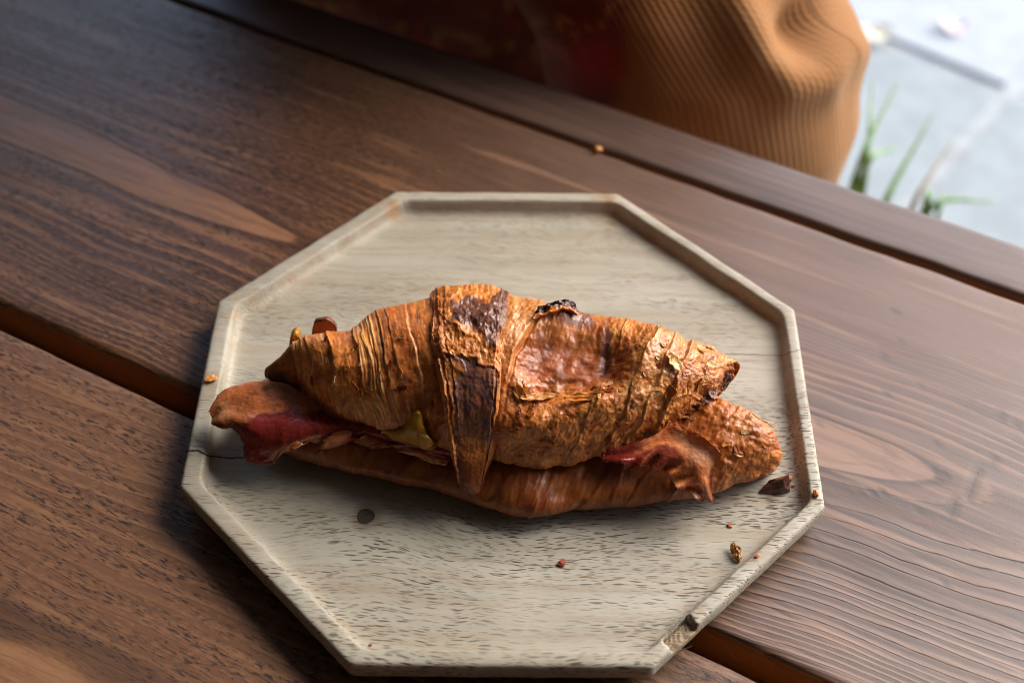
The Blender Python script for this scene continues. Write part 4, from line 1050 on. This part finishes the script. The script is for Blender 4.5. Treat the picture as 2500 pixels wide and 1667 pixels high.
for i in range(84):
    if i < 44: x, y = rng.uniform(1250, 1700), rng.uniform(930, 1080)
    elif i < 62: x, y = rng.uniform(1560, 1765), rng.uniform(835, 960)
    else: x, y = rng.uniform(760, 1000), rng.uniform(820, 990)
    if y > 1145 - max(0, x - 1400) * 0.42: continue
    flake(x, y, rng.uniform(4, 15) * px1, rng.uniform(2.5, 7) * px1, rng.uniform(-1.6, 1.6), rng.uniform(.0004, .0011), rng.uniform(-.1, .4), (GOLD, TAN, PALE, RED)[i % 4] * rng.uniform(.8, 1.1), 200 + i)
for i in range(5):
    x, y = rng.uniform(1745, 1872), rng.uniform(1005, 1150)
    flake(x, y, rng.uniform(5, 13) * px1, rng.uniform(3, 6) * px1, rng.uniform(-1.6, 1.6), rng.uniform(.0003, .0009), rng.uniform(-.1, .3), (GOLD, TAN, PALE, RED)[i % 4] * rng.uniform(.8, 1.0), 60 + i, bottom, (bvL,))
for i in range(12):      # frayed crust along the torn right end
    q = rng.uniform(885, 1005); x = np.interp(q, [884, 913, 942, 974, 1011], [1798, 1790, 1768, 1724, 1688]) - rng.uniform(2, 14)
    flake(x, q, rng.uniform(6, 12) * px1, rng.uniform(4, 8) * px1, rng.uniform(-1.6, 1.6), rng.uniform(.0006, .0016), rng.uniform(0, .5), (BURN * 1.5, DEEP, CHAR * 2)[i % 3], 90 + i)
# charred blister at the top
def blister():
    Rw = [[(1300, 772), (1304, 765), (1310, 756)], [(1328, 764), (1331, 753), (1335, 742)], [(1354, 757), (1358, 745), (1362, 734)], [(1380, 753), (1382, 741), (1384, 731)], [(1398, 758), (1400, 748), (1402, 739)], [(1410, 768), (1412, 762), (1412, 757)]]
    G = []
    for r in Rw:
        rr = []
        for (x, y), lf in zip(r, (0.0, 0.0022, 0.0030)):
            p_, n_ = hit(x, max(y, 748) + 16, (bvU,), 0.05); d = ray(x, y)
            dist = (p_ - CAM) @ d - 0.002 + lf * 0.6; rr.append(CAM + d * dist)
        G.append(rr)
    G = np.array(G); t = np.linspace(0, 5, 60); A = np.stack([crom(G[:, j], t) for j in range(3)], 1); Vg = np.stack([crom(A[i], np.linspace(0, 2, 20)) for i in range(60)])
    N = grid_normals(Vg)
    if (N * (CAM - Vg)).sum() < 0: N = -N
    Vg = Vg + N * (0.0011 * fbm(Vg[..., 0] * 420, Vg[..., 1] * 420, Vg[..., 2] * 420, 4, 301))[..., None]
    V2, F2 = solid_grid(Vg, N, 0.0009); me = mesh_from('charred_blister', V2, F2)
    c = np.zeros((60, 20, 3)) + CHAR; n_ = fbm(Vg[..., 0] * 400, Vg[..., 1] * 400, 0, 3, 302)
    c = lerp(c, BURN * 1.8, np.clip(0.3 + n_, 0, 1) * 0.7); c = lerp(c, TAN * 1.2, sstep(0.45, 0.05, np.linspace(0, 1, 20)[None] + 0.35 * n_) * 0.9); c = c.reshape(-1, 3)
    add_col(me, 'albedo', np.concatenate([c, np.ones_like(c) * np.array([0.5, 0.16, 0.03])])); add_float(me, 'glaze', np.ones(2400))
    o = child('charred_blister', me, PASTRY, top); o['label'] = 'black blistered flap on the top right of the crust'
blister()
def fibre(pts, r, col, parent, seed):
    P3 = []
    for x, y, z in pts: P3.append(at(x, y, z))
    P3 = crom(P3, np.linspace(0, len(P3) - 1, 20)); n = 5; Vf = []
    for i, p in enumerate(P3):
        d = P3[min(i + 1, 19)] - P3[max(i - 1, 0)]; d /= np.linalg.norm(d); a = np.cross(d, [0, 0, 1.0]); a /= np.linalg.norm(a) + 1e-9; b = np.cross(d, a)
        rr = r * (1 - 0.7 * i / 19)
        Vf += [p + rr * (math.cos(k * 2 * math.pi / n) * a + math.sin(k * 2 * math.pi / n) * b) for k in range(n)]
    me = mesh_from('crust_fibre', np.array(Vf), grid_faces(20, n, True)); add_col(me, 'albedo', np.ones((100, 3)) * col); add_float(me, 'glaze', np.zeros(100))
    return child('crust_fibre', me, PASTRY, parent)
fibre([(1745, 858, .046), (1728, 838, .049), (1711, 826, .052)], 0.00022, PALE, top, 1)
fibre([(1838, 1010, .036), (1862, 1026, .037), (1905, 1038, .036)], 0.00030, PALE * 0.9, bottom, 2)
fibre([(1862, 1026, .037), (1892, 1044, .035), (1911, 1070, .032)], 0.00024, PALE * 0.9, bottom, 3)

# ------------------------------------------------------------------ crumbs
def crumb(x, y, rx, ry, rz, ang, col, label, seed, name='crumb', on='tray', mat=None, cat='crumb'):
    bm = bmesh.new(); bmesh.ops.create_icosphere(bm, subdivisions=3, radius=1.0)
    vs = np.array([v.co[:] for v in bm.verts])
    k = 1 + 0.45 * fbm(vs[:, 0] * 1.3, vs[:, 1] * 1.3, vs[:, 2] * 1.3 + seed, 4, seed)
    vs = vs * k[:, None] * np.array([rx, ry, rz])
    for v, c in zip(bm.verts, vs): v.co = c
    me = bpy.data.meshes.new(name); bm.to_mesh(me); bm.free()
    n = np.clip(0.5 + 0.7 * fbm(vs[:, 0] * 700, vs[:, 1] * 700, vs[:, 2] * 700, 3, seed), 0, 1)[:, None]
    add_col(me, 'albedo', np.clip(col * (0.65 + 0.7 * n), 0.005, 0.9)); add_float(me, 'glaze', np.full(len(vs), 0.3))
    p = on_tray(x, y) if on == 'tray' else at(x, y, 0)
    o = link(name, me, mat or PASTRY); o.location = (p[0], p[1], p[2] - vs[:, 2].min() * 0.9); o.rotation_euler = (0, 0, ang)
    return tag(o, label, cat)
# dark chip: a faceted wedge
bm = bmesh.new()
pts = np.array([[-.0058, -.0022, 0], [.0002, -.0030, 0], [.0056, -.0016, 0], [.0052, .0022, .0], [.0046, .0012, .0068], [.0024, -.0004, .0060], [-.0018, .0018, .0022], [-.001, .003, 0], [.0034, -.0020, .0034], [.0055, .0004, .004]])
for p_ in pts: bm.verts.new(p_)
bmesh.ops.convex_hull(bm, input=bm.verts); bmesh.ops.triangulate(bm, faces=bm.faces[:])
bmesh.ops.subdivide_edges(bm, edges=bm.edges[:], cuts=3, use_grid_fill=True)
vs = np.array([v.co[:] for v in bm.verts]); k_ = 0.0005 * fbm(vs[:, 0] * 500, vs[:, 1] * 500, vs[:, 2] * 500, 3, 401)
for v, q in zip(bm.verts, k_): v.co = v.co + v.co.normalized() * float(q)
me = bpy.data.meshes.new('bacon_crumb'); bm.to_mesh(me); bm.free()
vs = np.array([v.co[:] for v in me.vertices]); nn = np.clip(0.5 + fbm(vs[:, 0] * 500, vs[:, 1] * 500, vs[:, 2] * 500, 3, 402), 0, 1)
add_col(me, 'albedo', np.array([0.13, 0.055, 0.042]) * (0.5 + nn[:, None]))
cc = at(1888, 1192, FLOOR); ck = link('bacon_crumb', me, BACON); ck.location = (cc[0], cc[1], FLOOR + 0.0003)
tag(ck, 'dark wedge of burnt bacon on the tray beside the right end of the croissant', 'crumb')
def crust_flake(x, y, ln, wd, ang, col, label, seed):
    a, b = 26, 16; s_ = np.linspace(-1, 1, a)[:, None]; r_ = np.linspace(-1, 1, b)[None]
    w_ = wd * (0.75 + 0.5 * fbm(s_ * 1.8, 0 * s_, seed, 3, seed)) * np.sqrt(np.clip(1.02 - np.abs(s_) ** 3, 0.03, 1))
    G_ = np.stack([r_ * w_ + 0.4 * wd * fbm(s_ * 2, r_, seed, 2, seed + 1), s_ * ln + 0.25 * ln * noise(r_ * 3 + 0 * s_, 0, seed, seed), 0.55 * wd * (1 - r_ ** 2) + 0.25 * wd * (s_ + 1) + 0.6 * wd * fbm(s_ * 2.2, r_ * 1.6, seed, 3, seed + 2)], -1)
    G_[..., 2] -= G_[..., 2].min() - 0.0004
    V2, F2 = solid_grid(G_, np.ones((a, b, 1)) * np.array([0, 0, 1.0]), 0.00025)
    me = mesh_from('crust_flake', V2, F2); n = np.clip(0.6 + 0.6 * fbm(V2[:, 0] * 900, V2[:, 1] * 900, 0, 3, seed), 0.2, 1.4)[:, None]
    add_col(me, 'albedo', np.clip(col * n, 0.01, 0.9)); add_float(me, 'glaze', np.full(len(V2), 0.5))
    p = on_tray(x, y); o = link('crust_flake', me, PASTRY); o.location = tuple(p); o.rotation_euler = (0, 0, ang); return tag(o, label, 'crumb')
crust_flake(1796, 1354, .0036, .0020, 0.25, GOLD, 'curled golden crust flake lying on the lower right of the tray', 501)
crumb(1372, 1377, .0014, .0012, .0006, 0, np.array([.26, .06, .035]), 'tiny red bacon bit on the bare front of the tray', 502, 'bacon_crumb', mat=BACON)
crumb(1925, 1171, .0013, .0011, .0009, 0.4, TAN, 'small tan crumb right of the dark bacon wedge', 503)
crumb(1937, 1186, .0006, .0006, .0005, 0.4, GOLD, 'speck of crumb under the small tan crumb by the right rim', 504)
crumb(1991, 1207, .0009, .0016, .0008, 0.1, TAN * .9, 'orange crumb caught in the right rim corner of the tray', 505)
crumb(1782, 1284, .0010, .0009, .0004, 0.1, TAN * .8, 'flat tan speck above the curled golden flake', 506)
crumb(1848, 1358, .0012, .0006, .0004, 0.6, TAN * .8, 'thin brown crumb at the foot of the lower right rim', 507)
crumb(515, 927, .0022, .0016, .0008, 0.3, GOLD, 'golden crumb on the left rim of the tray', 508)
crumb(503, 872, .0015, .0010, .0007, 0.3, TAN, 'orange crumb on the outer edge of the left rim', 509)
crumb(904, 1575, .0006, .0005, .0003, 0.3, np.array([.3, .05, .03]), 'tiny red speck near the front rim of the tray', 510)
crumb(1459, 369, .0020, .0016, .0012, 0.3, GOLD * .8, 'orange crumb stuck in the far gap of the table', 511, on='table')
p_ = at(2277, 1100, 0)

# ------------------------------------------------------------------ the person behind the table
KNIT = knit_material()
def st_to_xyz(s, t, z): return np.stack([s * DS[0] + t * DT[0], s * DS[1] + t * DT[1], z], -1)
def knit_tube(name, n, m, fn, colf, parent, disp=None):
    a = np.linspace(0, 2 * math.pi, m, endpoint=False)[None, :]; w = np.linspace(0, 1, n)[:, None]
    s, t, z = fn(w, a); V_ = st_to_xyz(s + 0 * a, t + 0 * a, z + 0 * a + 0 * w)
    N_ = grid_normals(V_); 
    if (N_ * (V_ - V_.mean(axis=1, keepdims=True))).sum() < 0: N_ = -N_
    if disp is not None: V_ = V_ + N_ * disp(V_, w + 0 * a, a + 0 * w)[..., None]
    V_ = V_ + N_ * (0.0025 * fbm(V_[..., 0] * 14, V_[..., 1] * 14, V_[..., 2] * 10, 3, 601))[..., None]
    F_ = grid_faces(n, m, True)
    Va = np.concatenate([V_.reshape(-1, 3), [V_[0].mean(0)], [V_[-1].mean(0)]])
    me = bpy.data.meshes.new(name)
    fs = [tuple(f) for f in F_] + [(n * m, (j + 1) % m, j) for j in range(m)] + [(n * m + 1, (n - 1) * m + j, (n - 1) * m + (j + 1) % m) for j in range(m)]
    me.from_pydata([tuple(v) for v in Va], [], fs); me.update()
    me.polygons.foreach_set('use_smooth', np.ones(len(me.polygons), bool))
    c = np.clip(colf(V_), 0.003, 0.9).reshape(-1, 3); add_col(me, 'albedo', np.concatenate([c, c[:1], c[-1:]]))
    per = np.cumsum(np.linalg.norm(np.roll(V_, -1, 1) - V_, axis=-1).mean(0)); ul = me.uv_layers.new(name='knit')
    uu = np.tile(per, n); vv = np.repeat(V_[..., 2].mean(1), m); uu = np.append(uu, [0, 0]); vv = np.append(vv, [vv[0], vv[-1]])
    li = np.zeros(len(me.loops), np.int32); me.loops.foreach_get('vertex_index', li)
    ul.data.foreach_set('uv', np.stack([uu[li], vv[li]], -1).astype(np.float32).ravel())
    return link(name, me, KNIT, parent)
RUST = np.array([0.29, 0.105, 0.030]); TANK = np.array([0.34, 0.178, 0.074]); WINE = np.array([0.36, 0.035, 0.035]); DARKB = np.array([0.10, 0.014, 0.010])
def knit_col(V_):
    px_, py_ = proj(V_)
    c = np.zeros(V_.shape) + RUST
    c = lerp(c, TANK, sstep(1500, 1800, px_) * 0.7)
    n = fbm(px_ / 140, py_ / 110, 0, 3, 611)
    pat = sstep(1560, 1460, px_ + 40 * n + 0.25 * (py_ - 150))
    c = lerp(c, DARKB * 1.3, pat * 0.9)
    sw = np.abs(np.sin((px_ + 1.3 * py_) / 70 + 3.2 * fbm(px_ / 170, py_ / 130, 2, 3, 612)))
    c = lerp(c, np.array([0.34, 0.12, 0.032]), pat * sstep(0.30, 0.12, sw) * sstep(200, 120, py_) * 0.85)
    c = lerp(c, WINE, pat * np.exp(-((px_ - 1440) / 110) ** 2 - ((py_ - 165) / 75) ** 2) * 0.95)
    c = lerp(c, WINE, pat * sstep(0.2, 0.6, fbm(px_ / 90, py_ / 80, 5, 2, 613)) * 0.6)
    return c
person = tag(empty('person', (*(-0.12 * DS + 0.36 * DT), -0.45)), 'person in a rust orange and dark red knitted jumper sitting behind the table', 'person')
pl_ = np.array(person.location)
def torso(w, a):
    z = -0.45 + 1.0 * w
    half = np.interp(z, [-.45, -.2, -.02, .10, .25, .42, .50, .55], [.17, .185, .185, .170, .165, .175, .13, .06]); dep = np.interp(z, [-.45, -.2, 0, .1, .25, .42, .50, .55], [.11, .125, .13, .125, .12, .11, .085, .05])
    ca, sa = np.cos(a), np.sin(a)
    return -0.193 + half * np.sign(ca) * np.abs(ca) ** 0.85 - 0.02 * z, 0.345 + dep * np.sign(sa) * np.abs(sa) ** 0.85 - 0.05 * np.maximum(z, 0), z
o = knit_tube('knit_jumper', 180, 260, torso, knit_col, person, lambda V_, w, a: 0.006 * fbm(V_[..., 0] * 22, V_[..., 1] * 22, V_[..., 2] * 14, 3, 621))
o.location = tuple(-pl_)
def sleeve(w, a):
    z = -0.22 + 0.66 * w
    r = np.interp(z, [-.22, -.12, -.03, .03, .08, .12, .2, .3, .44], [.05, .078, .088, .088, .080, .070, .068, .062, .05])
    cs = np.interp(z, [-.22, -.05, .0, .02, .05, .12, .3, .44], [-.034, -.033, -.050, -.068, -.094, -.125, -.15, -.165]); ct = np.interp(z, [-.22, 0, .12, .3, .44], [.292, .292, .300, .33, .35])
    return cs + r * np.cos(a), ct + r * 0.95 * np.sin(a), z
def sl_disp(V_, w, a):
    px_, py_ = proj(V_)
    ridge = polyline_dist(px_, py_, [(1760, -60), (1800, 40), (1850, 150), (1920, 200), (2000, 190), (2060, 130)])
    hollow = np.exp(-((px_ - 1955) / 55) ** 2 - ((py_ - 60) / 75) ** 2)
    d = 0.009 * np.exp(-(ridge / 60) ** 2) - 0.015 * hollow
    front = ((V_ - V_.mean(axis=1, keepdims=True)) @ np.array([0, -1.0, 0.3]) > -0.03)
    return d * front
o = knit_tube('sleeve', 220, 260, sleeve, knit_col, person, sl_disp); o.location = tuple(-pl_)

# ------------------------------------------------------------------ ground beyond the table
GZ = -0.74
def plane_mesh(name, x0, x1, y0, y1, z, mat):
    me = bpy.data.meshes.new(name); me.from_pydata([(x0, y0, z), (x1, y0, z), (x1, y1, z), (x0, y1, z)], [], [(0, 1, 2, 3)]); me.update(); return link(name, me, mat)
gr = plane_mesh('ground', -60, 60, -60, 60, GZ - 0.005, simple('pavement_bed', (0.36, 0.38, 0.38), 0.9, 0.2, 20, 0.002)); tag(gr, kind='structure')
pave = empty('pavement', (0, 0, GZ)); tag(pave, kind='structure')
ja = at(2050, 78, GZ); jb = at(2490, 262, GZ); jd = (jb - ja)[:2]; jd /= np.linalg.norm(jd); jn = np.array([-jd[1], jd[0]])
if jn[1] < 0: jn = -jn
SLAB = [simple('paving_stone', (0.27, 0.31, 0.318), 0.75, 0.10, 25, 0.0008), simple('paving_stone', (0.37, 0.405, 0.425), 0.75, 0.08, 25, 0.0008)]  # one stone twice, the paler copy has the sunlight put into its colour
jx = at(2465, 225, GZ)[:2]
sl_w, sl_l, gap = 0.62, 0.95, 0.011
sme = []
for k in range(2):
    bm = bmesh.new(); bmesh.ops.create_cube(bm, size=1.0)
    bmesh.ops.scale(bm, vec=(sl_l - gap, sl_w - gap, 0.05), verts=bm.verts)
    bmesh.ops.bevel(bm, geom=[e for e in bm.edges if all(v.co.z > 0 for v in e.verts)], offset=0.006, segments=2, affect='EDGES')
    me = bpy.data.meshes.new('paving_slab'); bm.to_mesh(me); bm.free(); me.materials.append(SLAB[k]); sme.append(me)
ang = math.atan2(jd[1], jd[0])
for i in range(-5, 6):
    for j in range(-3, 6):
        c = jx + jd * (i - 0.5) * sl_l + jn * (j - 0.5) * sl_w
        o = bpy.data.objects.new('paving_slab', sme[1 if j >= 1 else 0]); C.objects.link(o); o.parent = pave
        o.location = (c[0], c[1], -0.025 + 0.0015 * ((i * 7 + j * 3) % 5 - 2)); o.rotation_euler = (0, 0, ang)

# the tall grass by the table
GREEN = simple('grass_blade', (0.16, 0.33, 0.10), 0.5, 0.3, 60, 0.0002, 0.1); BROWNB = simple('dry_grass_blade', (0.27, 0.24, 0.15), 0.6, 0.3, 60)
def blade(name, base, tip, wd, mat, parent, bend=0.02):
    b_, t_ = np.array(base), np.array(tip); n = 16; Vb = []
    side = np.cross(t_ - b_, FW); side /= np.linalg.norm(side)
    out = np.cross(side, t_ - b_); out /= np.linalg.norm(out)
    for i in range(n):
        f = i / (n - 1); p = b_ + (t_ - b_) * f + out * bend * math.sin(math.pi * f)
        w = wd * (1 - f ** 1.6) * (0.6 + 0.4 * min(1, f * 4)) + 0.0003
        Vb += [p - side * w, p + out * w * 0.35, p + side * w]
    V2, F2 = solid_grid(np.array(Vb).reshape(n, 3, 3), np.ones((n, 3, 3)) * out, 0.0004)
    o = link(name, mesh_from(name, V2, F2), mat, parent); o.location = tuple(-np.array(parent.location)); return o
def ray_at(x, y, dist): return CAM + ray(x, y) * dist
def clump(label, blades, dist):
    base0 = None; made = []
    for (bx0, by0, tx, ty, w, mt) in blades:
        p1 = ray_at(tx, ty, dist + 0.02); p0 = ray_at(bx0, by0, dist); d = p0 - p1; 
        base = p0 + d * 0.5; made.append((base, p1, w, mt))
    c = np.mean([b for b, *_ in made], 0)
    root = np.array([c[0] + 0.02, c[1], GZ])
    e = empty('grass_clump', tuple(root)); tag(e, label, 'plant')
    for base, p1, w, mt in made:
        foot = root + np.array([rng.uniform(-.02, .02), rng.uniform(-.02, .02), 0])
        n = 22; pts = crom([foot, foot * 0.45 + base * 0.55 + np.array([0, 0, 0.05]), base, p1], np.linspace(0, 3, n)); Vb = []
        for i in range(n):
            f = i / (n - 1); d = pts[min(i + 1, n - 1)] - pts[max(i - 1, 0)]; side = np.cross(d, FW); side /= np.linalg.norm(side) + 1e-9; ou = np.cross(side, d); ou /= np.linalg.norm(ou) + 1e-9
            ww = 0.72 * w * (1 - max(0, (f - 0.45) / 0.55) ** 1.3) + 0.0004
            Vb += [pts[i] - side * ww, pts[i] + ou * ww * 0.3, pts[i] + side * ww]
        Vb = np.array(Vb).reshape(n, 3, 3)
        V2, F2 = solid_grid(Vb, np.ones((n, 3, 3)) * np.array([0, 1.0, 0]), 0.0004)
        o = link('blade', mesh_from('blade', V2, F2), mt, e); o.location = tuple(-root)
    return e
clump('green grass tuft rising past the table edge beside the jumper', [(2112, 385, 2130, 195, .0042, GREEN), (2115, 380, 2195, 190, .0036, GREEN), (2130, 415, 2190, 360, .003, GREEN)], 0.98)
clump('green and brown grass tuft rising past the table edge further right', [(2180, 480, 2278, 275, .0055, GREEN), (2245, 490, 2325, 345, .0034, BROWNB), (2290, 515, 2300, 470, .0025, GREEN), (2310, 522, 2430, 490, .004, GREEN), (2262, 500, 2270, 470, .005, GREEN)], 1.02)
# petals on the pavement
def petal(x, y, r, col, label, seed):
    p = at(x, y, GZ); n = 24; k = 5; Vp = [[0, 0, 0.004]]
    for j in range(1, k + 1):
        for i in range(n):
            a = 2 * math.pi * i / n; rr = r * j / k * (1 + 0.18 * math.cos(2 * a + seed) + 0.06 * math.cos(5 * a))
            Vp.append([rr * math.cos(a) * 1.2, rr * math.sin(a) * 0.8, 0.004 + 0.012 * (j / k) ** 2 * (0.6 + 0.4 * math.sin(2 * a + seed))])
    fs = [(0, 1 + i, 1 + (i + 1) % n) for i in range(n)]
    for j in range(k - 1):
        for i in range(n):
            b = 1 + j * n; fs.append((b + i, b + n + i, b + n + (i + 1) % n, b + (i + 1) % n))
    me = bpy.data.meshes.new('petal'); me.from_pydata(Vp, [], fs); me.update(); me.polygons.foreach_set('use_smooth', np.ones(len(me.polygons), bool))
    o = link('fallen_petal', me, simple('petal', col, 0.6, 0.06, 100)); o.location = (p[0], p[1], GZ + 0.002); tag(o, label, 'petal')
petal(2118, 92, 0.024, (0.82, 0.76, 0.58), 'pale cream petal lying on the pavement right of the jumper', 1)
petal(2325, 78, 0.016, (0.86, 0.70, 0.70), 'faint pink petal on the bright pavement at the top right', 2)

# ------------------------------------------------------------------ unseen slabs added to block the sky and shade the table
def slab(name, c, size, rz, mat, label, cat):
    bm = bmesh.new(); bmesh.ops.create_cube(bm, size=1.0); bmesh.ops.scale(bm, vec=size, verts=bm.verts)
    bmesh.ops.bevel(bm, geom=bm.edges[:], offset=0.01, segments=1, affect='EDGES')
    me = bpy.data.meshes.new(name); bm.to_mesh(me); bm.free(); o = link(name, me, mat); o.location = c; o.rotation_euler = (0, 0, rz); return tag(o, label, cat)
DKW = simple('dark_blocker', (0.11, 0.085, 0.07), 0.7, 0.3, 12, 0.001)
RZ = math.radians(-36); rn = np.array([math.sin(math.radians(36)), math.cos(math.radians(36))]); rd = np.array([rn[1], -rn[0]])
def pos(along, out, z): p = along * rd + out * rn; return (p[0], p[1], z)
slab('overhead_sky_blocker', pos(0, -1.15, 1.08), (6.0, 3.6, 0.10), RZ, DKW, 'unseen dark slab added over the table to block the sky, open towards the pavement', 'sky blocker')
slab('near_sky_blocker', pos(0, -2.6, 0.2), (6.0, 0.14, 1.9), RZ, DKW, 'unseen dark slab added on the near side of the table to block the sky', 'wall')
slab('side_sky_blocker', pos(-1.6, -0.9, 0.2), (0.14, 3.2, 1.9), RZ, DKW, 'unseen dark slab added left of the table to block the sky', 'wall')
slab('side_sky_blocker', pos(1.5, -0.9, 0.2), (0.14, 3.2, 1.9), RZ, DKW, 'unseen dark slab added right of the table to block the sky', 'wall')
